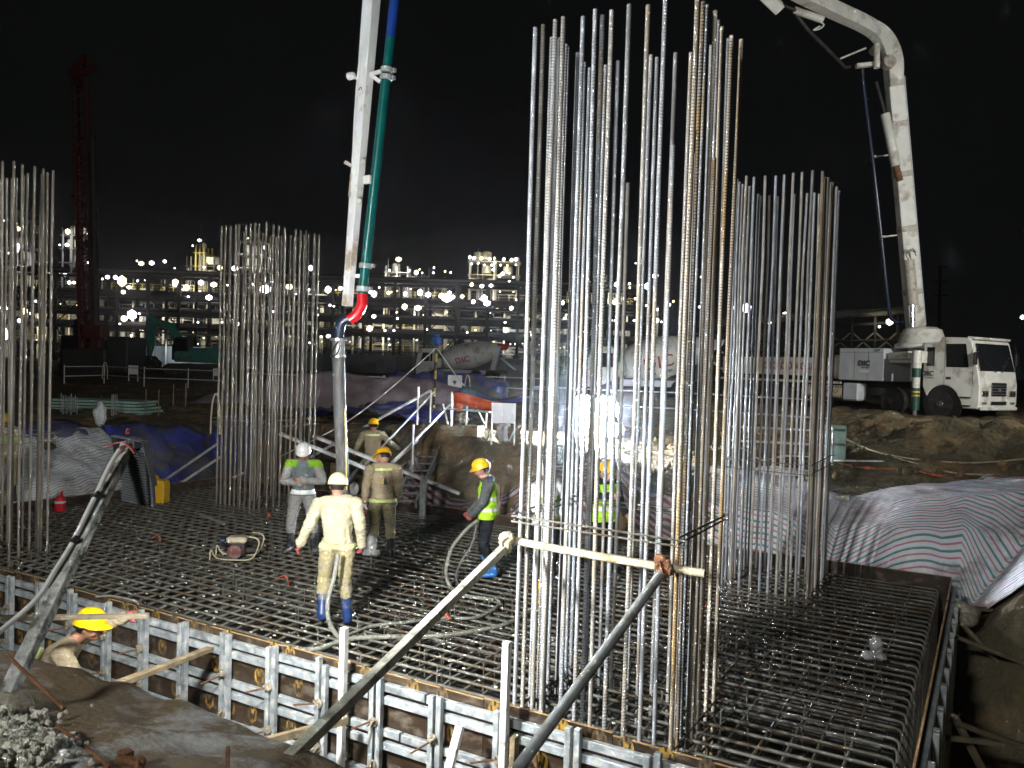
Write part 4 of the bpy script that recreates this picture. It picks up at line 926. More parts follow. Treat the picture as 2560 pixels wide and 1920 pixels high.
plastic_bag(2188, 1665, 'crumpled clear plastic bag on a bar end in the right part of the mat', .8)
# vibrator engine in a wire carrying frame
VB = thing('vibrator_engine', 'small concrete vibrator engine with cream tank and red starter lying on the mat', 'engine', onmat(592, 1398, .02), .6)
VB.scale = (.85,)*3
M['dull_red'] = mat('dusty_dull_red', (.20, .05, .05), .7, var=.3, dirt=(.2, .18, .15), dscale=9, damt=.5)
mb = MB(); mb.lathe([(.10, -.02), (.125, .0), (.125, .10), (.08, .13), (.0, .13)], c=(0, -.10, .17), axis='Y', n=14, rot=Euler((0, 0, math.pi)).to_matrix()); mb.build('starter', M['dull_red'], VB, smooth=True)
mb = MB(); mb.box((0, .02, .35), (.34, .22, .11)); mb.build('fuel_tank', M['cream'], VB, bevel=.03)
mb = MB(); mb.box((.02, .08, .18), (.24, .22, .22)); mb.lathe([(.06, 0), (.06, .22), (.03, .24)], c=(.1, .1, .14), axis='X', n=10); mb.build('engine_block', M['dark_steel'], VB, bevel=.015)
mb = MB(); mb.lathe([(.02, -.03), (.09, -.03), (.09, .04), (.02, .04)], c=(-.26, .1, .30), axis='X', n=12); mb.build('air_filter', M['navy_pipe'], VB, smooth=True)
for y_ in (-.18, .2):
    mb = MB(); mb.tube(catmull([(-.42, y_, .02), (-.40, y_, .2), (-.3, y_, .06), (0, y_, .03), (.3, y_, .06), (.42, y_, .32), (.36, y_, .42), (.22, y_, .44)], 5), .012, 6); mb.build('carrying_frame', M['cream'], VB, smooth=True)
hose('dark hose lying on the mat behind the vibrator engine', [onmat(500, 1285), onmat(530, 1298), onmat(560, 1310)], .03, M['dusty_hose'])
JC = thing('jerrycan', 'bright yellow plastic jerrycan on the mat behind the floodlight', 'jerrycan', atz(394, 1257, 0), .35)
mb = MB(); mb.prism([(-.14, 0), (.14, 0), (.14, .34), (.10, .38), (-.02, .38), (-.05, .44), (-.12, .44), (-.14, .40)], -.09, .09); mb.build('can', M['jerry'], JC, bevel=.018)
mb = MB(); mb.lathe([(.03, 0), (.035, .04), (.0, .045)], c=(-.085, 0, .44), n=10); mb.build('cap', M['redplastic'], JC)
JC.scale = (1.5, 1.4, 1.28)
RB = thing('red_container', 'small red plastic container with white band near the grey striped sheet', 'container', atz(150, 1278, 0))
mb = MB(); mb.lathe([(.09, 0), (.10, .02), (.10, .2), (.085, .26), (.06, .30), (.0, .31)], n=10); mb.prism([(-.02, .26), (.06, .26), (.06, .40)], -.02, .02); mb.build('body', M['redplastic'], RB)
mb = MB(); mb.lathe([(.102, .16), (.104, .165), (.104, .195), (.102, .20)], n=10); mb.build('white_band', M['white_cloth'], RB)
# yellow power tool standing behind the left bars of the nearest cage
YT = thing('yellow_power_tool', 'yellow motor unit standing on the mat behind the left bars of the nearest cage', 'power tool', onmat(1352, 1530, .02), .3)
mb = MB(); mb.lathe([(.05, 0), (.09, .03), (.09, .22), (.06, .28), (0, .29)], c=(0, 0, .1), n=12); mb.build('motor', M['jerry'], YT, smooth=True)
mb = MB(); mb.box((0, 0, .05), (.22, .18, .06)); mb.box((.02, -.09, .24), (.1, .06, .14)); mb.build('base', M['castnut'], YT, bevel=.008)
mb = MB(); mb.tube(catmull([(.06, 0, .35), (.12, 0, .46), (.0, 0, .52), (-.1, 0, .44), (-.07, 0, .3)], 5), .012, 6); mb.build('handle', M['black'], YT, smooth=True)
# things on the far formwork
c0 = atz(890, 1250, .18)
pk = MB(); pk.ell((0, 0, .14), (.12, .09, .15), 9, 7)
for i in range(len(pk.v)): v = Vector(pk.v[i]); pk.v[i] = tuple(v*(1+.25*noise.noise(v*16)))
o = pk.build('carrier_bag', M['white_cloth']); o.location = atz(885, 1238, .05); tag(o, 'white carrier bag on the ledge behind the far formwork', 'bag')
WT = thing('drinks_tub', 'teal-rimmed clear tub with a lime bottle beside the white carrier bag', 'tub', atz(921, 1243, .05))
mb = MB(); mb.lathe([(.09, 0), (.12, .3), (.115, .3), (.085, .01)], n=12); mb.build('tub', M['bag'], WT)
mb = MB(); mb.lathe([(.122, .29), (.13, .30), (.13, .33), (.12, .34)], n=12); mb.build('rim', M['teal'], WT)
mb = MB(); mb.lathe([(.035, .01), (.035, .2), (.015, .24), (.015, .27), (0, .27)], c=(.0, -.03, .02), n=8); mb.build('bottle', M['hivis'], WT)

# ================================================================== BANK SHEETS AND THINGS ON THE BANKS
def bank(x0, x1, y0, y1, topf=None, wob=.25):
    def f(u, v):
        x = x0+(x1-x0)*u; yt = (topf(x) if topf else y1)
        return x, y0+(yt-y0)*v+wob*noise.noise(Vector((u*4, v*2, 3)))*v, 0
    return f
drape('striped_sheet', 'large white, red and green striped sheet over the bank behind the right cage', 'striped sheet', M['tarp_rgb'],
      lambda u, v: (lambda x: (x, lerpP(x, [(-.3, 13.75), (.1, 13.0), (.5, 12.5), (3.4, 12.1)])*(1-v)+v*lerpP(x, [(-4.6, 16.9), (-3.3, 16.5), (-2.2, 15.7), (-1.3, 16.4), (-.6, 16.5), (.1, 17.2), (3.4, 17.0)])+.25*noise.noise(Vector((u*5, v*2, 3)))*v, 0))(-4.6+8.0*u), 140, 64, 23, .045, .008, fold=2.2, seed=11, lift=.12, rough=False)
def rfn(u, v):
    y = 12.65+2.7*u+.35*noise.noise(Vector((v*3, 1, 1)))*(1-u); x = -.2+2.9*v; return x, y+1.2*v*u, 0
drape('striped_sheet', 'soiled pinkish striped sheet crumpled over the far bank between the two groups of workers', 'striped sheet', M['tarp_pink'],
      bank(-12.2, -4.4, 13.8, 15, lambda x: lerpP(x, [(-12.2, 14.35), (-11.2, 14.9), (-10.3, 14.7), (-9, 14.45), (-8.0, 14.9), (-6.8, 15.6), (-5.8, 15.2), (-4.4, 14.8)])), 120, 30, 9, .12, .008, fold=3.2, seed=31)
drape('striped_sheet', 'grey and white striped sheet over the left bank behind the lamp post', 'striped sheet', M['tarp_grey'],
      lambda u, v: (-16.3-2.3*v-.25*math.sin(u*8)*v, 6.2+6.2*u, 0), 80, 34, 18, .07, .008, fold=2.4, seed=41)
drape('blue_tarpaulin', 'dark blue tarpaulin hanging over the bank left of the distant cage', 'tarpaulin', M['blue_tarp'],
      lambda u, v: ((-16.25+.7*u)*(1-v)+(-19.2+1.6*u)*v, (11.9+2.2*u)*(1-v)+(12.6+4.2*u)*v, 0), 60, 30, 1, .10, .008, fold=2.5, seed=51)
drape('blue_tarpaulin', 'blue tarpaulin edge above the grey striped sheet at the left', 'tarpaulin', M['blue_tarp'],
      lambda u, v: (-18.4-1.5*v, 7.4+4.8*u, 0), 36, 14, 1, .10, .008, fold=2.5, seed=57)
drape('blue_tarpaulin', 'dark blue tarpaulin on the bank behind the boom hose', 'tarpaulin', M['blue_tarp'],
      lambda u, v: (-17.2+4.5*u, 17.2+2.8*v, .25*math.sin(3.1*u)), 44, 26, 1, .2, .008, fold=2.5, seed=61)
# grey covered heap
hc0 = Vector((-19.0, 22.0, 0))
mb = MB(); nA, nB = 44, 18; vs = []
for j in range(nB+1):
    for i in range(nA):
        a = 2*math.pi*i/nA; r = j/nB; x = math.cos(a)*r*5.2; y = math.sin(a)*r*2.4
        hgt = 1.1*(1-r**2.2)*(1+.25*noise.noise(Vector((x*.5, y*.5, 2)))) + .10*noise.noise(Vector((x*2, y*2, 6)))
        p = (x*.866-y*-.5, x*.5+y*.866)
        vs.append((p[0], p[1], 1.42+max(-.05, hgt)))
fs = [(j*nA+i, j*nA+(i+1) % nA, (j+1)*nA+(i+1) % nA, (j+1)*nA+i) for j in range(nB) for i in range(nA)]
mb.add(vs, fs); o = mb.build('covered_heap', M['net'], smooth=True); o.location = (hc0.x, hc0.y, 0); tag(o, 'long low heap under a purplish grey sheet behind the distant cage', 'covered heap')

# diagonal props behind the crew
for lab, p, q, dp, dq in (('bright white prop slanting down behind the worker in the white helmet, lower of the pair', (700, 1084), (962, 1190), 17.6, 17.2),
        ('bright white prop slanting down behind the khaki worker to the pink sheet', (784, 1090), (1150, 1234), 18.2, 17.0)):
    tube_thing('prop_tube', lab, 'prop', atd(*p, dp), atd(*q, dq), .05, M['white_tube'], square=(.10, .06))
for lab, p, q, dp, dq, m in (('grey prop rising left of the distant cage, upper of two', (405, 1205), (540, 1112), 19.3, 20.5, 'scaf'),
        ('grey prop rising left of the distant cage, lower of two', (452, 1208), (555, 1140), 19.6, 20.5, 'scaf'),
        ('thin pale prop low behind the distant cage', (560, 1202), (745, 1132), 20.5, 21, 'scaf'),
        ('thin grey tube crossing behind the boom hose towards the stairs', (745, 1160), (1075, 977), 19, 22.5, 'scaf'),
        ('thin grey tube slanting from the far formwork behind the khaki worker', (850, 1228), (910, 1150), 17.5, 19, 'scaf')):
    tube_thing('prop_tube', lab, 'prop', atd(*p, dp), atd(*q, dq), .035, M[m])
for k, (px, y0, y1, dd) in enumerate(((1057, 1262, 1190, 16.4), (832, 1235, 1158, 17.6), (938, 1245, 1200, 17.2), (917, 1220, 1175, 17.6), (1243, 1262, 1210, 16.2))):
    b = atd(px, y0, dd); t = atd(px+2, y1, dd)
    lab = ['stubby timber post behind the far formwork, right of the khaki worker', 'stubby post behind the boom hose', 'stubby post hidden behind the shoulder of the khaki worker', 'short post right of the drinks tub', 'pale stubby post behind the worker in the lime vest'][k]
    tube_thing('stub_post', lab, 'post', (b.x, b.y, -.2), (t.x, t.y, t.z), .05, M['wood' if k else 'galv2'], square=(.13, .06), up=(0, 1, 0))

# scaffold stairs down into the pit
ST = thing('access_stairs', 'scaffold stairs with tube handrails leading down the far bank into the pit', 'stairs', (-11.1, 15.2, 0))
iv = INV[ST.name]
def P(px, py, d): return atd(px, py, d)
sL0, sL1 = P(985, 1262, 17.0), P(1083, 1068, 20.0); sR0, sR1 = P(1040, 1262, 16.6), P(1122, 1072, 19.6)
for a, b in ((sL0, sL1), (sR0, sR1)):
    mb = MB(); mb.bar(a, b, .05, .16, up=(0, 0, 1)); mb.build('stringer', M['galv2'], ST, inv=iv)
for k in range(11):
    t = (k+.5)/11; a = sL0.lerp(sL1, t); b = sR0.lerp(sR1, t)
    mb = MB(); mb.bar(a, b, .20, .03, up=(0, 0, 1)); mb.build('tread', M['galv2'], ST, inv=iv)
def tb(name, a, b, r=.024):
    mb = MB(); mb.tube([a, b], r, 7); mb.build(name, M['scaf'], ST, inv=iv, smooth=True)
for a, b in (((905, 1170), (1085, 980)), ((980, 1155), (1130, 1008)), ((1035, 1105), (1125, 1012)), ((985, 1155), (1080, 1072))): tb('handrail', P(*a, 17.6), P(*b, 20.0))
for px, ya, yb, d_ in ((1043, 968, 1062, 19.5), (1075, 975, 1058, 19.8), (1031, 1062, 1180, 17.4), (1127, 980, 1085, 19.6)): tb('upright', P(px+3, ya, d_), P(px, yb, d_))
tb('upright', P(1108, 1010, 20.0), P(1122, 1070, 19.8)); tb('toe_rail', P(1085, 1067, 19.7), P(1130, 1071, 19.6)); tb('handrail', P(1120, 1022, 19.6), P(1225, 1030, 18.6))
# blue-red canopy sheet on poles
CP = thing('tarp_canopy', 'blue sheet with bright red-orange underside sagging over rails right of the stairs', 'canopy', P(1180, 1040, 21)); iv = INV[CP.name]
def sheetpoly(name, rows, m, parent, iv, k=6):
    mb = MB(); ncol = len(rows[0]); vs = [p+Vector((0, 0, .05*noise.noise(p*3))) for r_ in rows for p in r_]
    mb.add(vs, [(j*ncol+i, j*ncol+i+1, (j+1)*ncol+i+1, (j+1)*ncol+i) for j in range(len(rows)-1) for i in range(ncol-1)])
    o = mb.build(name, m, parent, smooth=True, inv=iv); o.modifiers.new('s', 'SOLIDIFY').thickness = .01; return o
t0 = [(1130, 985, 21), (1158, 966, 21.5), (1185, 970, 21.5), (1215, 985, 21), (1255, 998, 20.5), (1310, 985, 20.5), (1330, 990, 20.5)]
t1 = [(1130, 980, 20), (1155, 982, 20), (1190, 990, 20), (1225, 1002, 19.6), (1250, 1008, 19.4), (1300, 1004, 19.4), (1325, 1004, 19.4)]
sheetpoly('blue_sheet', [[P(*q) for q in t0], [P(*q)+Vector((0, 0, .02)) for q in t1]], M['blue_tarp'], CP, iv)
t2 = [(1133, 1005, 20), (1160, 1010, 20), (1190, 1022, 20), (1225, 1030, 19.6), (1240, 1035, 19.4)]
sheetpoly('red_underside', [[P(*q) for q in t1[:5]], [P(*q) for q in t2]], M['red_tarp'], CP, iv)
sheetpoly('red_flap', [[P(1134, 1000, 19.9), P(1158, 1012, 19.9)], [P(1140, 1030, 19.9), P(1156, 1028, 19.9)]], M['red_tarp'], CP, iv)
for px, ya, yb in ((1132, 985, 1085), (1168, 1015, 1078), (1218, 1010, 1070), (1190, 1015, 1060)):
    mb = MB(); mb.tube([P(px, ya, 20), P(px-3+(px == 1190)*25, yb, 20)], .02, 6); mb.build('support_pole', M['scaf'], CP, inv=iv)
for k in range(3):
    o = MB(); o.ell((0, 0, .2), (.28, .22, .3), 10, 8)
    for i in range(len(o.v)): v = Vector(o.v[i]); o.v[i] = tuple(v*(1+.2*noise.noise(v*6+Vector((k, 0, 0)))))
    oo = o.build('sack', [M['sheet'], M['white_cloth'], M['sheet']][0]); oo.location = atz([1262, 1288, 1152][k], [1100, 1102, 1062][k], 1.42); oo.scale = (.8, .8, .7)
    tag(oo, ['crumpled grey sack under the white board right of the stairs', 'second grey sack, right one under the white board', 'grey sack slumped at the head of the stairs'][k], 'sack')
bx = MB(); bx.box((0, 0, .12), (.36, .3, .24)); o = bx.build('wooden_crate', M['wood'], bevel=.01); o.location = atz(1185, 1090, 1.45); tag(o, 'small brown box on the bank between the stairs and the white board', 'box')
# notice boards on legs
def board(px, py, w, h, leg, d, lab, mark=None, skew=0):
    b = atd(px, py, d); T = thing('notice_board', lab, 'notice board', b, dg(30)+skew)
    mb = MB(); mb.box((0, 0, leg+h/2), (w, .02, h)); mb.build('panel', M['white_board'], T, bevel=.004)
    for s in (-1, 1):
        mb = MB(); mb.bbox(s*w/2-.015, s*w/2+.015, -.03, .0, -.05, leg+h); mb.build('leg', M['white_tube'], T)
        mb = MB(); mb.bar((s*w/2, -.02, leg*.7), (s*w/2-.1, .35, 0), .02, .02); mb.build('strut', M['white_tube'], T)
    if w > .4:
        mb = MB(); mb.bbox(-.004, .004, -.013, -.011, leg+.01, leg+h-.01); mb.build('seam', M['galv2'], T)
    if mark:
        mb = MB(); mb.add([(-.09, -.012, leg+h*.62), (.07, -.012, leg+h*.62), (-.01, -.012, leg+h*.28)], [(0, 1, 2)]); mb.build('arrow_mark', M['letters_dark'], T)
board(1257, 1106, .46, .41, .39, 16.8, 'white notice board on legs at the far bank edge, right of the stairs')
board(1136, 1006, .46, .5, .45, 29, 'white notice board with a dark arrow, above the blue and red canopy', True)
board(333, 953, .5, .5, .38, 46, 'white notice board standing left of the teal excavator')
board(541, 948, .38, .48, .2, 52, 'white notice board partly behind the left bars of the distant cage')
# warning pole with lantern and its stay cables
WP = thing('warning_pole', 'black and yellow banded pole with a blue lantern on top, behind the stairs', 'pole', P(1084, 1034, 23.5)); iv = INV[WP.name]
b_ = P(1084, 1034, 23.5); t_ = P(1092, 862, 23.5)
for k in range(8):
    mb = MB(); mb.tube([b_.lerp(t_, k/8), b_.lerp(t_, (k+1)/8)], .035, 8); mb.build('band', M['stripe_y'] if k % 2 == 0 else M['black'], WP, inv=iv)
mb = MB(); mb.box(t_+Vector((0, 0, .12)), (.2, .2, .2)); mb.box(t_+Vector((0, 0, .27)), (.14, .14, .08)); mb.build('lantern', mat('blue_lantern_shell', (.05, .14, .45), .5), WP, inv=iv, bevel=.02)
for i, pts in enumerate((((1089, 872, 23.4), (960, 985, 21.5), (865, 1056, 20), (800, 1092, 19.5), (700, 1142, 19)), ((1093, 872, 23.4), (1130, 925, 23), (1163, 968, 22.5)), ((1086, 1030, 23.4), (1110, 1055, 22.5), (1128, 1075, 22)))):
    mb = MB(); mb.tube(catmull([P(*q) for q in pts], 5), .016 if i < 2 else .01, 5); o = mb.build('stay_cable', M['white_cable'] if i < 2 else M['rebar_dark'], WP, smooth=True, inv=iv)

# guard rails on the far ground
def rail_run(lab, pts, h=1.0, d=None, m='scaf', r=.024):
    P0 = [atz(px, py, 1.42) for px, py in pts]; T = thing('guard_rail', lab, 'guard rail', P0[0]); iv = INV[T.name]
    for a, b in zip(P0, P0[1:]):
        for zz in (h, h*.5):
            mb = MB(); mb.tube([a+Vector((0, 0, zz)), b+Vector((0, 0, zz))], r, 6); mb.build('rail', M[m], T, inv=iv)
    for a in P0:
        mb = MB(); mb.tube([a-Vector((0, 0, .1)), a+Vector((0, 0, h+.08))], r, 6); mb.build('post', M[m], T, inv=iv)
rail_run('long tube guard rail running behind the nearest cage in front of the mixer truck', [(1330, 1040), (1500, 1052), (1700, 1062), (1900, 1078), (2070, 1092)], .95)
rail_run('lower tube guard rail seen through the bars of the right cage', [(1820, 1135), (1960, 1142), (2080, 1150)], .55)
rail_run('faint guard rail in front of the far mixer truck', [(1150, 992), (1260, 996), (1380, 1002)], 1.0)
rail_run('faint guard rail beside the far excavation at the left', [(160, 965), (260, 960), (360, 968), (470, 972), (560, 976)], .9)
rail_run('faint guard rail behind the grey covered heap', [(620, 985), (730, 990), (840, 992), (960, 994)], .9)
# far small starter-bar groups and posts
for k, (xa, xb, ya, yb, n_) in enumerate(((152, 192, 988, 1052, 9), (279, 291, 986, 1052, 4))):
    T = thing('starter_bars', ['row of thin starter bars standing in the far excavation at the left', 'small group of starter bars beside the stacked sheets at the left'][k], 'starter bars', atz((xa+xb)/2, yb, 1.3)); iv = INV[T.name]
    for i in range(n_):
        px = xa+(xb-xa)*i/(n_-1); q = atd(px, yb+R_.uniform(-3, 6), 22+R_.uniform(-.4, .4)); mb = MB(); mb.tube([q, q+Vector((0, 0, (yb-ya)*22/2070+R_.uniform(-.05, .05)))], .012, 5); mb.build('rebar', M['column_bar'], T, inv=iv)
for k, (px, ya, yb) in enumerate(((364, 972, 1040), (396, 974, 1040), (433, 960, 1015), (464, 958, 1016))):
    q = atd(px, yb, 23); tube_thing('thin_stake', ['leftmost thin stake standing right of the stacked sheets', 'second thin stake from the stacked sheets, of the lower pair', 'third thin stake from the stacked sheets, of the higher pair', 'thin stake nearest to the left side of the distant cage'][k], 'stake', q, q+Vector((0, 0, (yb-ya)*23/2070)), .018, M['darkwood'], n=5, group='thin stakes left of the distant cage')
SS = thing('stacked_sheets', 'low stack of pale greenish sheets on the far ground at the left', 'stack', atd(262, 1045, 23.5), .4)
for k in range(6):
    mb = MB(); mb.bbox(-1.35+R_.uniform(-.1, .1), 1.35+R_.uniform(-.15, .15), -.5, .5, .04+k*.085, .10+k*.085); mb.build('sheet', M['sage'], SS)
o = MB(); o.ell((0, 0, .28), (.16, .14, .3), 9, 8)
for i in range(len(o.v)): v = Vector(o.v[i]); o.v[i] = tuple(v*(1+.3*noise.noise(v*9)))
oo = o.build('rag_on_stake', M['tarp_grey']); oo.location = atd(250, 1065, 20.5); tag(oo, 'pale crumpled rag on a stake in front of the stacked sheets', 'rag')
def hoop(px, py, d, h, w, lab, m='cream'):
    b = atd(px, py, d); mb = MB()
    mb.tube([Vector((w*math.cos(a), 0, h*math.sin(a)**.7 if math.sin(a) > 0 else 0)) for a in [math.pi*i/14 for i in range(15)]], .022, 6)
    o = mb.build('bent_bar_hoop', M[m], smooth=True); o.location = b; o.rotation_euler = (0, 0, .5); tag(o, lab, 'hoop')
hoop(262, 948, 44, .9, .14, 'yellowish bent bar hoop standing right of the pile rig, in the far dark')
hoop(646, 975, 34, .75, .13, 'bent bar hoop seen through the distant cage of bars')
hoop(800, 975, 34, .75, .13, 'bent bar hoop left of the boom hose')
hoop(812, 978, 33, .7, .1, 'second bent bar hoop beside the boom hose')
hoop(958, 985, 32, .7, .15, 'bent bar hoop left of the warning pole')
hoop(1168, 985, 31, .7, .1, 'bent bar hoop beside the arrow board')
hoop(538, 1085, 19.5, .95, .11, 'thin bent rod standing left of the distant cage on the bank')
# flag string, cones and clutter in the dark middle distance
mb = MB(); a = atd(960, 965, 30); b = atd(1110, 960, 30); fl = MB()
mb.tube([a.lerp(b, t/8)+Vector((0, 0, -.12*math.sin(math.pi*t/8))) for t in range(9)], .008, 4)
FS = thing('flag_string', 'string of small pale and red pennants left of the arrow board', 'flag string', a); iv = INV[FS.name]; mb.build('cord', M['white_cable'], FS, inv=iv)
for k in range(6):
    c = a.lerp(b, (k+.5)/6)+Vector((0, 0, -.1)); f = MB(); f.add([c+Vector((-.08, 0, 0)), c+Vector((.08, .05, 0)), c+Vector((0, .02, -.22))], [(0, 1, 2)]); f.build('pennant', M['white_board'] if k % 2 else M['orange'], FS, inv=iv)
CN = MB(); CN.lathe([(.18, 0), (.18, .03), (.11, .03), (.03, .5), (0, .5)], n=10); CN_o = CN.build('traffic_cone', M['white_board']); CN_o.location = atz(884, 965, 1.42); tag(CN_o, 'small pale traffic cone left of the flag string', 'traffic cone')
drape('blue_tarpaulin', 'dark blue tarpaulin over the far spoil, behind the flag string', 'tarpaulin', M['blue_tarp'],
      lambda u, v: tuple(Vector((-24.5, 29, 0))+Vector((.865, .5, 0))*(u*6.5)+Vector((-.5, .865, 0))*(v*2.6))[:2]+(1.0*math.sin(2.6*v)*(.6+.4*math.sin(3*u)),), 50, 24, 1, .2, .008, fold=2.5, seed=71)
# sage panel, ropes, red tape on the right mound
SG = hit(2085, 1150); mb = MB(); mb.box((0, 0, .36), (.42, .22, .72)); o = mb.build('sage_box', M['sage'], bevel=.02); o.location = (SG.x, SG.y, SG.z); o.rotation_euler = (0, 0, .2); tag(o, 'pale green box standing behind the right cage of bars', 'box')
tube_thing('timber_lath', 'pale lath lying level on the mound right of the right cage', 'timber', hit(2065, 1151, .1), hit(2210, 1153, .1), .02, M['white_tube'], square=(.05, .03))
def cable(lab, pts, r, m, cat='cable', nm='cable'):
    P3 = catmull(pts, 8); mb = MB(); mb.tube(P3, r, 5); o = mb.build(nm, m, smooth=True); origin_to(o, pts[0]); return tag(o, lab, cat)
cable('pale cable sagging over the right mound, upper of two', [hit(2070, 1072), hit(2150, 1115), hit(2250, 1142), hit(2370, 1155), hit(2480, 1155), hit(2600, 1142)], .015, M['cream'])
cable('pale cable sagging over the right mound, lower of two', [hit(2072, 1075), hit(2160, 1118), hit(2260, 1150), hit(2370, 1180), hit(2480, 1187), hit(2600, 1188)], .015, M['cream'])
def tape(lab, pts, w=.05):
    mb = MB(); P3 = catmull(pts, 5)
    for i, (a, b) in enumerate(zip(P3, P3[1:])): mb.bar(a, b, w*(.45+.55*abs(math.sin(i*1.3))), .004, up=(0, math.sin(i*.8), 1.2))
    o = mb.build('barrier_tape', M['orange']); origin_to(o, pts[0]); tag(o, lab, 'tape')
tape('twisted orange tape strung across the mound right of the right cage', [hit(2098, 1158), hit(2150, 1168), hit(2215, 1172), hit(2280, 1176), hit(2320, 1184), hit(2362, 1191)], .07)
tape('orange tape low over the striped sheet at the right edge of the photo', [hit(2418, 1205), hit(2455, 1222), hit(2500, 1228), hit(2530, 1237), hit(2600, 1237)], .07)
tape('short orange tape on the ground in front of the pump truck outrigger', [hit(2245, 1068), hit(2290, 1066), hit(2310, 1062)], .05)
mb = MB(); mb.box((0, 0, .07), (.3, .24, .14)); o = mb.build('grey_block', M['rock'], bevel=.01); o.location = hit(2103, 1258); tag(o, 'small grey concrete block on the bank above the striped sheet', 'block')
sheetpts = MB()
for k in range(3):
    o = MB(); o.ell((0, 0, .02), (.5, .25, .07), 14, 8)
    for i in range(len(o.v)): v = Vector(o.v[i]); o.v[i] = tuple(v*(1+.4*noise.noise(v*8+Vector((k*3, 0, 0)))))
    oo = o.build('plastic_scrap', M['white_cloth']); oo.location = atz([2120, 1955, 1790][k], [1085, 1180, 1178][k], [1.5, 1.25, 1.2][k]); tag(oo, ['crumpled white plastic sheet on the mound in front of the pump truck', 'crumpled white scrap behind the right cage', 'crumpled white scrap between the two right cages'][k], 'plastic scrap')
cable('tangle of pale rope draped on the bank behind the nearest cage', [atd(1560, 1130, 17), atd(1620, 1122, 17.2), atd(1680, 1140, 17), atd(1740, 1128, 17.2), atd(1850, 1120, 17.6), atd(1905, 1150, 17.4), atd(1960, 1140, 17.6), atd(2030, 1142, 17.8)], .018, M['cream'], 'rope', 'rope')

# ================================================================== THE BIG LIT FLOODLIGHT FACING THE CAMERA
LC = aty(1488, 1045, 17.6)
FT = thing('lit_floodlight', 'blazing white floodlight on a stand facing the camera, behind the nearest cage', 'floodlight', (LC.x, LC.y, 1.35)); iv = INV[FT.name]
to_cam = (Vector((-5.5, 7, 1)) - LC).normalized(); sx_ = Vector((0, 0, 1)).cross(to_cam).normalized(); su = to_cam.cross(sx_)
Rq = Matrix((sx_, su, to_cam)).transposed()
for i, (a, b) in enumerate(((-.26, .17), (.24, .17), (-.26, -.2), (.24, -.2))):
    c = LC+Rq @ Vector((a*1.0, b*1.3, 0))
    mb = MB(); mb.lathe([(.05, -.16), (.2, -.05), (.31, .0), (.31, .02), (.0, .02)], c=c, n=18, rot=Rq); h = mb.build('lamp_head', M['lamp_metal'], FT, inv=iv, smooth=True)
    mb = MB(); mb.lathe([(.0, .0), (.31, .03), (.28, .14), (.16, .22), (.0, .25)], c=c+to_cam*.015, n=18, rot=Rq); mb.build('lens', M['flood'], h, inv=iv)  # lens oversized and bulging to stand in for the glare
mb = MB(); mb.box(LC-to_cam*.18, (.75, .6, .05), rot=Rq); mb.build('frame', M['lamp_metal'], FT, inv=iv)
mb = MB(); mb.tube([LC-to_cam*.2, Vector((LC.x, LC.y, 1.3))-to_cam*.2], .03, 8)
for a in (0, 2.1, 4.2): mb.tube([Vector((LC.x, LC.y, 1.75))-to_cam*.2, Vector((LC.x+.6*math.cos(a), LC.y+.6*math.sin(a), 1.3))-to_cam*.2], .018, 6)
mb.build('stand', M['scaf'], FT, inv=iv)
area('lit_floodlight_beam', LC+to_cam*.16, LC+to_cam*5+Vector((0, 0, -.1)), 2000, .5, .4, (.90, .95, 1.0))
# ================================================================== NEAR END OF THE PLACING BOOM (hangs over the mat)
BT = thing('placing_boom_end', 'hanging white end section of the pump boom with green pipe, red elbow and rubber hose', 'pump boom', (-8.05, 9.25, 3.9)); iv = INV[BT.name]
top_, bot_ = atd(936, -90, 12.0), atd(868, 765, 12.0)
cr_ = Vector(RT); tw = Vector(FW)
# box arm turned so a narrow shaded side and a bright face both show
mb = MB(); ax = (bot_-top_).normalized(); sd = (cr_*.80+tw*-.58); sd = (sd-ax*sd.dot(ax)).normalized(); ot = ax.cross(sd).normalized()
def sec(c, w, h): return [c+sd*sx*w/2+ot*sy*h/2 for sx, sy in ((-1, -1), (1, -1), (1, 1), (-1, 1))]
rings = [sec(top_, .22, .17), sec(top_.lerp(bot_, .5), .175, .14), sec(top_.lerp(bot_, .93), .125, .11), sec(bot_, .14, .10)]
mb.add([p for r_ in rings for p in r_], [(i*4+j, i*4+(j+1) % 4, (i+1)*4+(j+1) % 4, (i+1)*4+j) for i in range(3) for j in range(4)]+[(0, 1, 2, 3), (15, 14, 13, 12)])
o = mb.build('arm', [M['boomwhite'], M['boomside']], BT, inv=iv, bevel=.006)
pA, pB = atd(996, -90, 11.95), atd(906, 735, 11.95)
def seg(t): return pA.lerp(pB, t)
mb = MB(); mb.tube([seg(0), seg(.225)], .068, 14); mb.build('blue_pipe', M['blue_pipe'], BT, inv=iv, smooth=True)
mb = MB(); mb.tube([seg(.225), seg(.32)], .067, 14); mb.tube([seg(.345), seg(.93), seg(1.0)], .070, 14); mb.build('green_pipe', M['green_pipe'], BT, inv=iv, smooth=True)
for t in (.322, .345, .915, .985):
    mb = MB(); c = seg(t); d = (seg(1)-seg(0)).normalized(); mb.tube([c-d*.035, c+d*.035], .092, 14); mb.box(c+cr_*.1, (.06, .05, .05)); mb.build('pipe_clamp', M['galv2'], BT, inv=iv)
mb = MB(); mb.tube(catmull([pB, atd(905, 760, 11.95), atd(893, 785, 11.95), atd(874, 800, 11.95)], 6), .078, 14); mb.build('red_elbow', M['red_pipe'], BT, inv=iv, smooth=True)
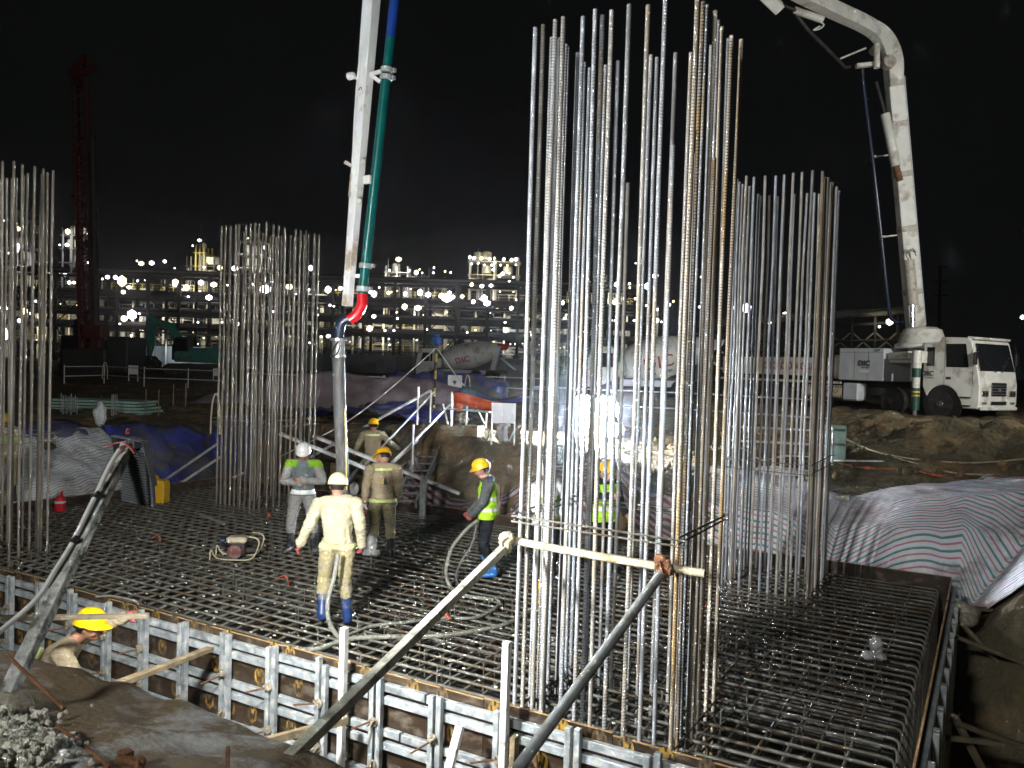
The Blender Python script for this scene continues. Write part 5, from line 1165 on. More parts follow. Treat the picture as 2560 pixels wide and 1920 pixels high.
mb = MB(); mb.tube(catmull([atd(878, 797, 11.98), atd(858, 803, 11.98), atd(849, 822, 11.98), atd(846, 848, 11.98)], 6), .078, 14); mb.build('dark_elbow', M['navy_pipe'], BT, inv=iv, smooth=True)
mb = MB(); c = atd(846, 846, 11.98); mb.tube([c, c-Vector((0, 0, .035))], .125, 16); c2 = atd(846, 888, 11.98); mb.tube([c2, c2-Vector((0, 0, .03))], .112, 16); mb.build('flange', M['silver'], BT, inv=iv)
mb = MB(); mb.tube([c-Vector((0, 0, .03)), c2], .1, 16, radii=[.088, .098]); mb.build('reducer', M['silver'], BT, inv=iv, smooth=True)
mb = MB(); pts = [c2-Vector((0, 0, .02)), atd(848, 960, 11.98), atd(851, 1060, 11.98), atd(856, 1160, 11.98), atd(858, 1280, 11.98), atd(858, 1400, 11.95)]
mb.tube(catmull(pts, 5), .092, 14); mb.build('rubber_hose', M['hose'], BT, inv=iv, smooth=True)
mb = MB(); mb.tube([atd(862.5, 1020, 11.87), atd(867, 1225, 11.86)], .012, 5); mb.build('yellow_line', M['stripe_y'], BT, inv=iv)
mb = MB(); mb.tube(catmull([atd(846, 852, 11.85), atd(832, 875, 11.85), atd(830, 892, 11.85), atd(842, 885, 11.84), atd(852, 862, 11.85)], 5), .012, 6); mb.build('safety_sling', M['black'], BT, inv=iv, smooth=True)
for (px, py), (qx, qy) in (((925, 186), (955, 178)), ((925, 186), (950, 205)), ((908, 445), (926, 448)), ((888, 690), (903, 690))):
    mb = MB(); mb.bar(atd(px, py, 11.95), atd(qx, qy, 11.95), .04, .05); mb.build('pipe_bracket', M['boomwhite'], BT, inv=iv)
mb = MB(); mb.box(atd(918, 449, 11.9), (.13, .05, .12)); mb.build('pipe_bracket', M['boomwhite'], BT, inv=iv, bevel=.01)
for px, py in ((908, 405), (898, 503)):
    mb = MB(); c = atd(px, py, 11.9); mb.tube([c, c+tw*-.03], .035, 10); mb.build('pin_boss', M['boomside'], BT, inv=iv)
mb = MB(); P3 = catmull([atd(901, 140, 11.95), atd(893, 200, 11.95), atd(885, 320, 11.95), atd(881, 430, 11.95), atd(878, 480, 11.95)], 5); mb.tube(P3, .012, 5); mb.tube([p+cr_*.02 for p in P3], .009, 5); mb.build('control_cable', M['white_cable'], BT, inv=iv, smooth=True)
mb = MB(); c = atd(877, 190, 11.9); mb.lathe([(.03, -.05), (.055, -.04), (.05, .05), (.03, .06)], c=c, axis='X', n=10); mb.bar(c, atd(895, 197, 11.95), .03, .03); mb.build('camera_pod', M['white_board'], BT, inv=iv)
mb = MB(); mb.bar(atd(862, 405, 11.95), atd(880, 415, 11.95), .035, .05); mb.bar(atd(878, 435, 11.95), atd(873, 492, 11.95), .02, .02); mb.build('side_bracket', M['boomside'], BT, inv=iv)
Nrm = (-ot if (-ot).dot(tw) < 0 else ot)
cc = atd(921, 228, 11.6)
bx_ = Matrix((sd, (-ax), sd.cross(-ax))).transposed().to_4x4()
for nm, s_, off in (('section_number', '5', 0),):
    text_mesh(nm, s_, .12, M['letters_dark'], BT, iv @ Matrix.Translation(top_.lerp(bot_, .37)+(sd.cross(-ax)).normalized()*(.088 if (sd.cross(-ax)).dot(tw) < 0 else -.088)) @ bx_ @ Matrix.Rotation(math.pi/2, 4, 'Z'), .002)

# ================================================================== VEHICLES
def wheel(T, c, r=.52, w=.34, side=-1):
    mb = MB(); mb.lathe([(r*.55, -w/2), (r*.93, -w/2), (r, -w/2+.05), (r, w/2-.05), (r*.93, w/2), (r*.55, w/2)], c=c, axis='Y', n=28)
    for k in range(28):
        a = 2*math.pi*k/28; mb.box((c[0]+math.cos(a)*r, c[1], c[2]+math.sin(a)*r), (.045, w*.85, .045), rot=Euler((0, -a, 0)).to_matrix())
    wh = mb.build('wheel', M['tyre'], T)
    mb = MB(); y = c[1]+side*w*.30; mb.lathe([(r*.56, 0), (r*.50, -side*-.05), (r*.25, .04*side), (r*.22, .12*side), (.01, .13*side)], c=(c[0], y, c[2]), axis='Y', n=18); mb.build('rim', M['rim'], wh)
    return wh
def quadplate(name, pts, n, m, T, th=.012):
    mb = MB(); n = Vector(n).normalized()*th; k = len(pts); vs = [Vector(p) for p in pts]+[Vector(p)+n for p in pts]
    mb.add(vs, [tuple(range(k)), tuple(range(2*k-1, k-1, -1))]+[(i, (i+1) % k, (i+1) % k+k, i+k) for i in range(k)]); return mb.build(name, m, T)
FWD = Vector((.875, -.484, 0)).normalized(); RZ = math.atan2(FWD.y, FWD.x); LFT = Vector((-FWD.y, FWD.x, 0))
TS = 1.08; pw = atd(2356, 1010, 33.6); org = pw - FWD*(-1.45*TS) - LFT*(-1.05*TS); GT = pw.z-.53*TS
TP = thing('concrete_pump_truck', 'white concrete pump truck parked on the mound at the right with its boom raised', 'pump truck', (org.x, org.y, GT), RZ)
TP.scale = (TS,)*3; INV[TP.name] = (Matrix.Translation(TP.location) @ Matrix.Rotation(RZ, 4, 'Z') @ Matrix.Scale(TS, 4)).inverted()
for x_ in (-1.45, -3.45, -9.1, -10.5):
    for s in (-1, 1): wheel(TP, (x_, s*1.05, .53), side=s)
hw = 1.24
arch = [(-.78+0, .78)] + [(-1.45+.72*math.cos(a), .53+.72*math.sin(a)) for a in [math.pi*(.12+.76*i/8) for i in range(9)]]
side = [(-.02, .42), (.03, .62), (.03, 1.30), (-.04, 1.72), (-.34, 2.86), (-.48, 3.0), (-1.55, 3.04), (-1.66, 2.86), (-2.30, 2.80), (-2.30, 1.16)] + arch[::-1][:-1] + [(-.72, .70), (-.62, .42)]
mb = MB(); mb.prism(side, -hw, hw); cab = mb.build('cab', M['truck_white'], TP, bevel=.03)
quadplate('windscreen', [(-.035, -1.12, 1.80), (-.035, 1.12, 1.80), (-.31, 1.08, 2.80), (-.31, -1.08, 2.80)], (1, 0, .26), M['glass'], cab, .02)
mb = MB(); mb.box((-.42, 0, 3.0), (.34, 2.3, .09), rot=Euler((0, .12, 0)).to_matrix()); mb.build('sun_visor', M['truck_white'], cab, bevel=.02)
for s in (-1, 1):
    Y = s*(hw+.001)
    quadplate('side_window', [(-.42, Y, 1.92), (-1.32, Y, 1.92), (-1.36, Y, 2.78), (-.56, Y, 2.78)], (0, s, 0), M['glass'], cab)
    quadplate('rear_window', [(-1.82, Y, 1.95), (-2.14, Y, 1.95), (-2.14, Y, 2.66), (-1.82, Y, 2.66)], (0, s, 0), M['glass'], cab)
    mb = MB(); mb.bbox(-1.40, -1.39, Y-.004, Y+.004, 1.25, 2.9); mb.bbox(-.26, -.25, Y-.004, Y+.004, .9, 2.4); mb.build('door_seam', M['black'], cab)
    mb = MB(); mb.bbox(-1.32, -1.12, Y-.012, Y+.012, 1.46, 1.56); mb.build('door_handle', M['black'], cab)
    mb = MB(); mb.box((-.10, s*1.36, 2.25), (.06, .18, .46)); mb.bar((-.12, s*1.24, 2.75), (-.10, s*1.36, 2.45), .02, .02); mb.build('mirror', M['black'], cab, bevel=.02)
    mb = MB(); mb.lathe([(.72, -.03), (.80, -.03), (.80, .03), (.72, .03)], c=(-1.45, s*(hw-.06), .55), axis='Y', n=30); mb.build('wheel_arch', M['black'], cab)
    for z_ in (.50, .80): m_ = MB(); m_.bbox(-.72, -.30, s*(hw-.02)-.06, s*(hw-.02)+.06, z_, z_+.05); m_.build('step', M['dark_steel'], cab)
    # headlights
    mb = MB(); mb.box((.045, s*.90, .98), (.05, .42, .22)); hl = mb.build('headlight', M['chrome'], cab, bevel=.02)
    mb = MB()
    for dy in (-.11, .08): mb.ell((.07, s*.90+dy, .98), (.02, .07, .07), 10, 6)
    mb.build('lens', M['glass'], hl, smooth=True)
    mb = MB(); mb.bbox(.02, .055, s*.92-.16, s*.92+.16, .60, .68); mb.build('fog_lamp', M['silver'], cab)
mb = MB(); mb.box((.04, 0, 1.14), (.05, .98, .50)); mb.build('grille', M['black'], cab, bevel=.04)
mb = MB()
for k in range(4): mb.box((.072, 0, .98+k*.1), (.012, .9, .02))
mb.lathe([(.0, 0), (.07, 0), (.07, .02), (.0, .02)], c=(.07, 0, 1.12), axis='X', n=14); mb.build('grille_bar', M['silver'], cab)
mb = MB(); mb.box((.05, 0, .64), (.05, 1.0, .13)); mb.build('air_intake', M['black'], cab, bevel=.02)
mb = MB(); mb.box((.05, 0, .44), (.10, 2.4, .12)); mb.build('bumper', M['truck_white'], cab, bevel=.03)
for s in (-1, 1):
    mb = MB(); mb.bar((.02, s*.2, 1.76), (-.12, s*.75, 2.2), .02, .02); mb.build('wiper', M['black'], cab)
cab.scale = (.94, 1, 1)
# machinery behind the cab
mb = MB(); mb.bbox(-12.2, -.8, -.42, .42, .72, 1.02); mb.build('chassis_rail', M['dark_steel'], TP)
mb = MB(); mb.bbox(-5.95, -3.85, -1.22, 1.2, 1.30, 2.62); eb_ = mb.build('equipment_box', M['truck_grey'], TP, bevel=.025)
mb = MB()
for x_ in (-4.55, -5.2): mb.bbox(x_-.004, x_+.004, -1.226, -1.222, 1.34, 2.5)
mb.bbox(-5.9, -3.9, -1.228, -1.223, 2.44, 2.45); mb.build('panel_seam', M['black'], eb_)
mb = MB(); mb.bbox(-6.35, -5.99, -1.0, 1.0, 1.34, 2.35); mb.build('pump_frame', M['boomside'], TP, bevel=.02)
bm_ = MB(); bm_.bbox(-12.6, -6.38, -1.24, -.92, 1.42, 2.22); bm_.build('outrigger_beam', M['truck_white'], TP, bevel=.02)
bm_ = MB(); bm_.bbox(-12.6, -6.38, .92, 1.24, 1.42, 2.22); bm_.build('outrigger_beam', M['truck_white'], TP, bevel=.02)
bm_ = MB(); bm_.bbox(-12.8, -5.9, -1.16, -1.06, 1.12, 1.22); bm_.build('side_rail', M['truck_white'], TP)
def rt_text(nm, s_, size, x, z, m, y=-1.245, T=TP, sh=0, bold=0.0): return text_mesh(nm, s_, size, m, T, Matrix.Translation((x, y, z)) @ Matrix.Rotation(math.pi/2, 4, 'X'), .004, sh, 1.1, bold)
rt_text('lettering', 'DIC CONCRETE', .44, -8.3, 1.82, M['letters_red'], bold=.008)
rt_text('lettering', 'DIC', .30, -4.72, 2.0, M['letters_dark'], bold=.01); rt_text('lettering', 'CONCRETE', .07, -4.66, 1.84, M['letters_dark'])
rt_text('lettering', 'KCP', .12, -4.15, 2.53, M['letters_dark'], bold=.004)
rt_text('lettering', 'DIC', .26, -1.95, 1.66, M['letters_dark'], y=-1.26, bold=.008); rt_text('lettering', 'CONCRETE', .06, -1.85, 1.5, M['letters_dark'], y=-1.26)
mb = MB(); mb.bbox(-4.98, -4.52, -1.232, -1.224, 1.62, 1.74); mb.build('reflective_plate', M['white_board'], TP)
mb = MB(); mb.lathe([(.22, .0), (.26, .02), (.26, .04), (.22, .05)], c=(-4.7, -1.235, 2.02), axis='Y', n=20)
# fuel tank, hazard plate
mb = MB(); mb.bbox(-5.75, -5.0, -1.2, -.6, .45, 1.18); mb.build('fuel_tank', M['truck_grey'], TP, bevel=.06)
mb = MB(); mb.bbox(-7.6, -5.8, -1.18, -1.14, .55, 1.05); hz_ = mb.build('hazard_plate', M['cream'], TP)
for zz_ in (.59, .99):
    for k in range(14):
        mb = MB(); x_ = -7.55+k*.128; mb.add([(x_, -1.183, zz_-.04), (x_+.055, -1.183, zz_-.04), (x_+.10, -1.183, zz_+.04), (x_+.045, -1.183, zz_+.04)], [(0, 1, 2, 3)]); mb.build('hazard_stripe', M['black'], hz_)
rt_text('lettering', 'KCP', .2, -6.4, .79, M['letters_dark'], y=-1.185, bold=.008)
# turret and front outrigger
mb = MB(); mb.bbox(-3.75, -2.42, -1.05, 1.05, 2.05, 2.35); mb.bar((-3.7, -1.0, 2.3), (-2.6, -1.3, 2.35), .3, .3); mb.build('turret_frame', M['truck_white'], TP, bevel=.03)
mb = MB(); mb.lathe([(.95, 2.62), (1.0, 2.66), (1.0, 2.80), (.9, 2.86), (.7, 3.4), (.5, 3.5)], c=(-3.05, 0, 0), n=24); mb.lathe([(.5, 2.3), (.5, 2.62)], c=(-3.05, 0, 0), n=20); mb.build('turret', M['truck_white'], TP, smooth=True)
mb = MB(); mb.bbox(-2.62, -2.46, -1.34, -1.2, 1.35, 2.35); mb.bbox(-2.0-.36, -2.0+.0, -1.55, -1.15, 2.05, 2.5); mb.build('outrigger_arm', M['truck_white'], TP, bevel=.02)
for z0, z1, r_, m_, nm in ((1.85, 2.52, .17, 'truck_white', 'leg_head'), (1.50, 1.85, .155, 'leg_green', 'leg_tube'), (1.1, 1.5, .14, 'truck_white', 'leg_tube'), (.25, 1.1, .15, 'leg_green', 'leg_tube'), (-.35, .25, .08, 'chrome', 'jack_rod'), (-.75, -.35, .06, 'chrome', 'jack_rod')):
    mb = MB(); mb.lathe([(r_, z0), (r_, z1-.002)], c=(-2.18, -1.62, 0), n=14); mb.build(nm, M[m_], TP, smooth=True)
mb = MB(); mb.box((-2.4, -1.66, -.42), (.05, .03, .62)); mb.build('red_white_marker', M['pink_tape'], TP)
for k in range(2): mb = MB(); mb.lathe([(.152, .78+k*.14), (.152, .84+k*.14)], c=(-2.18, -1.62, 0), n=14); mb.build('hazard_band', M['stripe_y'], TP)
# raised boom (built in world positions, stored in the truck)
iv = INV[TP.name]; dB = 36.6
b0 = atd(2291, 845, dB); b1 = atd(2232, 170, 34.6); 
def boxarm(name, a, b, w0, w1, h0, h1, m='boomwhite'):
    ax = (b-a).normalized(); s = Vector(RT)-ax*Vector(RT).dot(ax); s.normalize(); t = ax.cross(s); mb = MB()
    vs = [p+s*sx*w/2+t*sy*h/2 for p, w, h in ((a, w0, h0), (b, w1, h1)) for sx, sy in ((-1, -1), (1, -1), (1, 1), (-1, 1))]
    mb.add(vs, [(3, 2, 1, 0), (4, 5, 6, 7), (0, 1, 5, 4), (1, 2, 6, 5), (2, 3, 7, 6), (3, 0, 4, 7)]); return mb.build(name, M[m], TP, inv=iv, bevel=.02)
boxarm('boom_arm', b0, b1, .66, .62, .5, .5, 'truck_white')
for k, t in enumerate((.18, .42, .62, .8)):
    c = b0.lerp(b1, t); d = (b1-b0).normalized(); boxarm('arm_collar', c-d*.12, c+d*.12, .69, .69, .54, .54, 'boomside')
off = Vector(RT)*.36
for o_ in (.30, .40): mb = MB(); mb.tube([b0.lerp(b1, t)+Vector(RT)*o_-Vector(FW)*.1 for t in (.05, .3, .6, .97)], .035, 6); mb.build('hydraulic_line', M['truck_grey'], TP, inv=iv, smooth=True)
def cyl(px0, py0, px1, py1, r0, d, m='truck_white', nm='ram_cylinder'):
    mb = MB(); mb.tube([atd(px0, py0, d), atd(px1, py1, d)], r0, 14); return mb.build(nm, M[m], TP, inv=iv, smooth=True)
cyl(2213, 285, 2240, 415, .19, 34.3); cyl(2190, 205, 2212, 282, .07, 34.3, 'dark_steel', 'ram_rod'); cyl(2240, 415, 2250, 452, .13, 34.3, 'rust', 'ram_foot')
cyl(2272, 650, 2283, 762, .22, 35.5, 'boomside'); cyl(2281, 762, 2282, 835, .10, 35.5, 'chrome', 'ram_rod')
for pts in (((2272, 650), (2265, 635), (2282, 622), (2290, 640)), ((2278, 652), (2275, 628), (2290, 630))):
    mb = MB(); mb.tube(catmull([atd(x_, y_, 35.3) for x_, y_ in pts], 4), .02, 5); mb.build('hydraulic_hose', M['black'], TP, inv=iv)
pip = [atd(2155, 175, 34.6), atd(2162, 240, 34.8), atd(2182, 400, 35.1), atd(2203, 590, 35.6), atd(2222, 770, 36), atd(2232, 800, 36.2), atd(2258, 806, 36.5)]
mb = MB(); mb.tube(catmull(pip, 4), .075, 10); mb.build('delivery_pipe', M['navy_pipe'], TP, inv=iv, smooth=True)
for px, py, qx in ((2187, 392, 2220), (2208, 592, 2242)):
    mb = MB(); mb.bar(atd(px, py, 35.2), atd(qx, py-4, 35.2), .05, .06); mb.lathe([(.11, -.04), (.13, 0), (.11, .04)], c=atd(px, py, 35.2), n=10); mb.build('pipe_bracket', M['truck_white'], TP, inv=iv)
# elbow and second arm
el = [(2162, 100), (2200, 60), (2218, 105), (2222, 150)]
path = [atd(2236, 215, 34.5), atd(2232, 150, 34.2), atd(2208, 95, 33.8), atd(2165, 62, 33.2), atd(2080, 22, 32), atd(1985, -25, 30.5), atd(1900, -70, 29.5)]
cp_ = catmull(path, 5)
for a_, b_ in zip(cp_, cp_[1:]): pass
mb = MB(); n_ = len(cp_); vs = []
for i, p in enumerate(cp_):
    ax = (cp_[min(i+1, n_-1)]-cp_[max(i-1, 0)]).normalized(); dep = Vector(FW); dep = (dep-ax*dep.dot(ax)).normalized(); t = ax.cross(dep).normalized(); w = .52+.16*math.sin(math.pi*min(1, i/14))
    vs += [p+t*sx*w/2+dep*sy*.24 for sx, sy in ((-1, -1), (1, -1), (1, 1), (-1, 1))]
mb.add(vs, [(i*4+j, i*4+(j+1) % 4, (i+1)*4+(j+1) % 4, (i+1)*4+j) for i in range(n_-1) for j in range(4)]+[(0, 1, 2, 3), tuple(range(4*n_-1, 4*n_-5, -1))])
mb.build('second_boom_arm', M['truck_white'], TP, inv=iv, bevel=.015)
for c_, r_ in (((2226, 152), .26), ((2192, 120), .18), ((2168, 52), .16)):
    mb = MB(); c = atd(*c_, 33.7); mb.tube([c, c+Vector(FW)*.35], r_, 14); mb.build('pivot_pin', M['boomside'], TP, inv=iv, smooth=True)
cyl(2192, 110, 2192, 170, .12, 33.6, 'truck_white'); mb = MB(); mb.bar(atd(2165, 120, 33.6), atd(2100, 147, 33.6), .07, .07); mb.bar(atd(2140, 165, 33.8), atd(2190, 160, 33.8), .22, .16); mb.build('link_bar', M['truck_white'], TP, inv=iv, bevel=.01)
mb = MB(); mb.tube(catmull([atd(1985, 30, 31.5), atd(2020, 75, 32), atd(2060, 115, 32.8), atd(2100, 155, 33.6), atd(2115, 168, 34), atd(2150, 160, 34.4), atd(2157, 185, 34.6)], 4), .075, 10); mb.build('delivery_pipe', M['dark_steel'], TP, inv=iv, smooth=True)
cyl(1985, 25, 2058, 50, .14, 31.5, 'truck_white'); cyl(1955, 12, 1990, 26, .06, 31.3, 'dark_steel', 'ram_rod')
boxarm('folded_tip_arm', atd(1885, -40, 29.5), atd(1948, 22, 30.2), .42, .40, .4, .4, 'truck_white')
mb = MB(); c = atd(2050, 62, 31.8); mb.tube(catmull([c+Vector((0, 0, .1)), c+Vector(RT)*.15, c-Vector((0, 0, .15)), c-Vector(RT)*.25-Vector((0, 0, .2)), c-Vector((0, 0, .05))], 4), .03, 5); mb.build('rope_bundle', M['white_cable'], TP, inv=iv)

# --- mixer trucks
def mixer(label, px, py, d, rz, letters, paint='truck_white'):
    c = atz(px, py, 1.42) if d is None else atd(px, py, d); T = thing('mixer_truck', label, 'mixer truck', (c.x, c.y, 1.45), rz)
    for x_ in (1.3, -2.6, -3.9):
        for s in (-1, 1): wheel(T, (x_, s*1.0, .5), .5, .32, s)
    mb = MB(); mb.prism([(2.6, .5), (2.65, 1.3), (2.4, 2.5), (2.2, 2.7), (1.2, 2.7), (1.1, 2.5), (1.1, .9), (2.0, .5)], -1.2, 1.2); cb = mb.build('cab', M[paint], T, bevel=.03)
    for s in (-1, 1): quadplate('side_window', [(2.2, s*1.2, 1.6), (1.45, s*1.2, 1.6), (1.45, s*1.2, 2.35), (2.05, s*1.2, 2.35)], (0, s, 0), M['glass'], cb); quadplate('rear_window', [(1.38, s*1.2, 1.6), (1.18, s*1.2, 1.6), (1.18, s*1.2, 2.35), (1.38, s*1.2, 2.35)], (0, s, 0), M['glass'], cb)
    quadplate('windscreen', [(2.60, -1.05, 1.62), (2.60, 1.05, 1.62), (2.44, 1.0, 2.42), (2.44, -1.0, 2.42)], (1, 0, .2), M['glass'], cb)
    mb = MB(); mb.bbox(-5.2, 1.2, -.45, .45, .75, 1.05); mb.build('chassis_rail', M['dark_steel'], T)
    Rd = Euler((0, .24, 0)).to_matrix(); cD = Vector((-1.9, 0, 2.25))
    prof = [(.35, 2.45), (.75, 2.30), (1.02, 1.7), (1.16, .9), (1.18, .2), (1.10, -.5), (.92, -1.4), (.66, -2.2), (.52, -2.5), (.40, -2.52)]
    mb = MB(); vs = []; n = 30
    for r, x in prof:
        for j in range(n): a = 2*math.pi*j/n; vs.append(cD+Rd @ Vector((x, r*math.cos(a), r*math.sin(a))))
    k = len(prof); mb.add(vs, [(i*n+j, i*n+(j+1) % n, (i+1)*n+(j+1) % n, (i+1)*n+j) for i in range(k-1) for j in range(n)]+[tuple(range(n)), tuple((k-1)*n+j for j in range(n-1, -1, -1))]); dr = mb.build('drum', M[paint], T, smooth=True)
    for rx, rr_ in ((.9, 1.165), (-.5, 1.105)):
        mb = MB(); vs = [cD+Rd @ Vector((rx+dx, (rr_+.012)*math.cos(2*math.pi*j/n), (rr_+.012)*math.sin(2*math.pi*j/n))) for dx in (-.03, .03) for j in range(n)]; mb.add(vs, [(j, (j+1) % n, n+(j+1) % n, n+j) for j in range(n)]); mb.build('drum_band', M['truck_grey'], dr)
    if letters:
        for s_, z_, sz, m_ in letters:
            t = text_mesh('lettering', s_, sz, m_, dr, Matrix.Identity(4), .0, 0, 1.1, .012); me = t.data
            bmx = bmesh.new(); bmx.from_mesh(me); bmesh.ops.subdivide_edges(bmx, edges=[e for e in bmx.edges if e.calc_length() > .12], cuts=2); bmx.to_mesh(me); bmx.free()
            sgn = 1 if letters is LT_NEAR else 1
            for v in me.vertices:   # wrap round the drum, on its local +y side (which faces the camera when the cab is at the left)
                x = -v.co.x+.45; a = (v.co.y+z_)/1.18; xx = x+.15; rr_ = lerpP(-xx, [(-1.7, 1.02), (-.9, 1.16), (-.2, 1.18), (.5, 1.10), (1.4, .92)])+.02
                q = cD+Rd @ Vector((xx, rr_*math.cos(a), rr_*math.sin(a))); v.co = q
    mb = MB(); mb.prism([(-4.1, 1.0), (-3.7, 1.0), (-4.2, 3.1), (-4.6, 3.1)], -.5, .5); mb.build('rear_frame', M['truck_grey'], T)
    mb = MB(); mb.lathe([(.3, 0), (.62, .55), (.58, .55), (.27, 0)], c=(-4.75, 0, 2.75), n=14); mb.build('hopper', M['redplastic'] if letters is not LT_NEAR else M['truck_grey'], T)
    mb = MB(); mb.bar((-4.6, .1, 2.1), (-5.9, .5, 1.1), .45, .1); mb.build('chute', M['truck_grey'], T)
    mb = MB(); mb.bbox(.5, 1.0, -1.1, 1.1, 1.1, 1.9); mb.build('water_tank', M[paint], T, bevel=.08)
    mb = MB(); mb.bbox(-3.4, .6, .98, 1.02, .6, .95); mb.build('side_guard', M['truck_grey'], T)
    return T
LT_NEAR = [('DIC', -.22, .95, M['letters_red']), ('CO.  .LTD', -.85, .30, M['letters_dark'])]
LT_FAR = [('DIC', -.35, .72, M['letters_red'])]
mixer('white mixer truck with red letters on its drum, seen through the nearest cage of bars', 1572, 980, 46, math.radians(30.1+180+4), LT_NEAR)
mixer('dim mixer truck far behind the warning pole, its cab at the left', 1120, 955, 72, math.radians(30.1+180-6), LT_FAR)

# --- excavator
EX = thing('excavator', 'teal excavator with its arm folded down at the left, parked on the dark far ground', 'excavator', Vector(atz(492, 938, 1.42)), dg(30))
mb = MB(); mb.prism([(-1.3, 1.0), (2.4, 1.0), (2.5, 1.5), (2.3, 2.15), (-.2, 2.15), (-.2, 1.9), (-1.3, 1.9)], -1.3, 1.3); hb_ = mb.build('house', M['teal'], EX, bevel=.08)
mb = MB(); mb.prism([(-1.5, 1.15), (-.25, 1.15), (-.25, 2.9), (-1.2, 2.95), (-1.5, 2.2)], -1.25, -.2); cb = mb.build('cab', M['black'], EX, bevel=.04)
mb = MB(); mb.prism([(-1.42, 1.75), (-.35, 1.75), (-.35, 2.75), (-1.15, 2.78), (-1.42, 2.1)], -1.27, -1.255); mb.build('window', M['glass'], cb)
mb = MB(); mb.prism([(-1.2, 1.5), (-.6, 1.9), (-2.0, 4.0), (-3.4, 4.4), (-3.6, 4.15), (-2.3, 3.5)], -.1, .35); mb.build('boom', M['teal'], EX, bevel=.04)
mb = MB(); mb.prism([(-3.9, 4.75), (-3.2, 4.4), (-3.5, 2.0), (-3.75, 1.2), (-3.95, 1.3), (-4.0, 3.5)], -.05, .28); mb.build('stick', M['teal'], EX, bevel=.03)
mb = MB(); mb.prism([(-4.1, 1.4), (-3.5, 1.4), (-3.0, .9), (-3.1, .2), (-3.9, .0), (-4.2, .5)], -.45, .65); mb.build('bucket', M['dark_steel'], EX, bevel=.03)
for s in (-1, 1):
    mb = MB(); mb.prism([(-2.0, .1), (-1.6, .0), (1.8, .0), (2.1, .3), (2.0, .8), (1.7, .9), (-1.7, .9), (-2.1, .6)], s*1.2-.3, s*1.2+.3); mb.build('track', M['dark_steel'], EX, bevel=.05)
mb = MB(); mb.tube([(-1.5, .1, 2.0), (-2.3, .1, 3.3)], .1, 8); mb.build('boom_ram', M['chrome'], EX)

# --- piling rig mast at the left
PR = thing('piling_rig', 'tall dark red piling rig mast rising into the night sky at the left', 'piling rig', Vector(atd(225, 930, 55))+Vector((0, 0, 0)), dg(30)); iv = INV[PR.name]
def Q(px, py, d=55): return atd(px, py, d)
for s in (-.42, .42):
    for t in (-.35, .35):
        mb = MB(); mb.tube([Q(222, 900)+Vector(RT)*s+Vector(FW)*t, Q(202, 200)+Vector(RT)*s*.9+Vector(FW)*t], .085, 6); mb.build('mast_chord', M['maroon'], PR, inv=iv)
for k in range(24):
    a = Q(222, 900).lerp(Q(202, 200), k/24); b = Q(222, 900).lerp(Q(202, 200), (k+1)/24); s = .42 if k % 2 else -.42
    mb = MB(); mb.tube([a+Vector(RT)*s-Vector(FW)*.35, b-Vector(RT)*s-Vector(FW)*.35], .05, 5); mb.tube([b-Vector(RT)*.42-Vector(FW)*.35, b+Vector(RT)*.42-Vector(FW)*.35], .045, 5); mb.build('mast_brace', M['maroon'], PR, inv=iv)
mb = MB(); mb.tube([Q(241, 905), Q(229, 345)], .26, 12); mb.build('kelly_tube', M['dark_steel'], PR, inv=iv, smooth=True)
mb = MB(); mb.tube([Q(206, 900), Q(196, 380)], .2, 8); mb.build('leader_tube', M['maroon'], PR, inv=iv, smooth=True)
for a, b, w in (((175, 188), (216, 140), .3), ((175, 188), (240, 172), .35), ((188, 195), (198, 215), .5), ((216, 140), (215, 180), .3), ((215, 175), (240, 168), .25)):
    mb = MB(); mb.bar(Q(*a), Q(*b), w, .4); mb.build('mast_head', M['maroon'], PR, inv=iv)
mb = MB(); mb.tube([Q(178, 490), Q(208, 492)], .16, 6); mb.build('side_sheave', M['maroon'], PR, inv=iv)
mb = MB(); mb.tube([Q(185, 345), Q(238, 342)], .1, 6); mb.build('mast_clamp', M['maroon'], PR, inv=iv)
for a, b in (((229, 350), (236, 900)), ((219, 200), (232, 880))): mb = MB(); mb.tube([Q(*a, 54.6), Q(*b, 54.6)], .025, 4); mb.build('hoist_rope', M['dark_steel'], PR, inv=iv)
mb = MB(); mb.tube([Q(189, 620, 54.5), Q(177, 682, 54.5)], .06, 6); mb.build('white_strut', M['white_tube'], PR, inv=iv)
mb = MB(); mb.box(Q(205, 880)+Vector(FW)*3, (4.6, 3.0, 2.4), rz=dg(30)); mb.box(Q(170, 840)+Vector(FW)*3, (1.6, 1.8, 2.6), rz=dg(30)); mb.build('machine_body', M['dark_steel'], PR, inv=iv, bevel=.1)
mb = MB(); mb.bar(Q(160, 935), Q(270, 935), .8, 3.4, up=(0, 0, 1)); mb.build('crawler_track', M['dark_steel'], PR, inv=iv, bevel=.1)
mb = MB(); mb.box(Q(238, 830), (1.3, 1.0, .9), rz=dg(30)); mb.box(Q(242, 870), (.7, .7, 1.6), rz=dg(30)); mb.build('rotary_drive', M['maroon'], PR, inv=iv, bevel=.05)

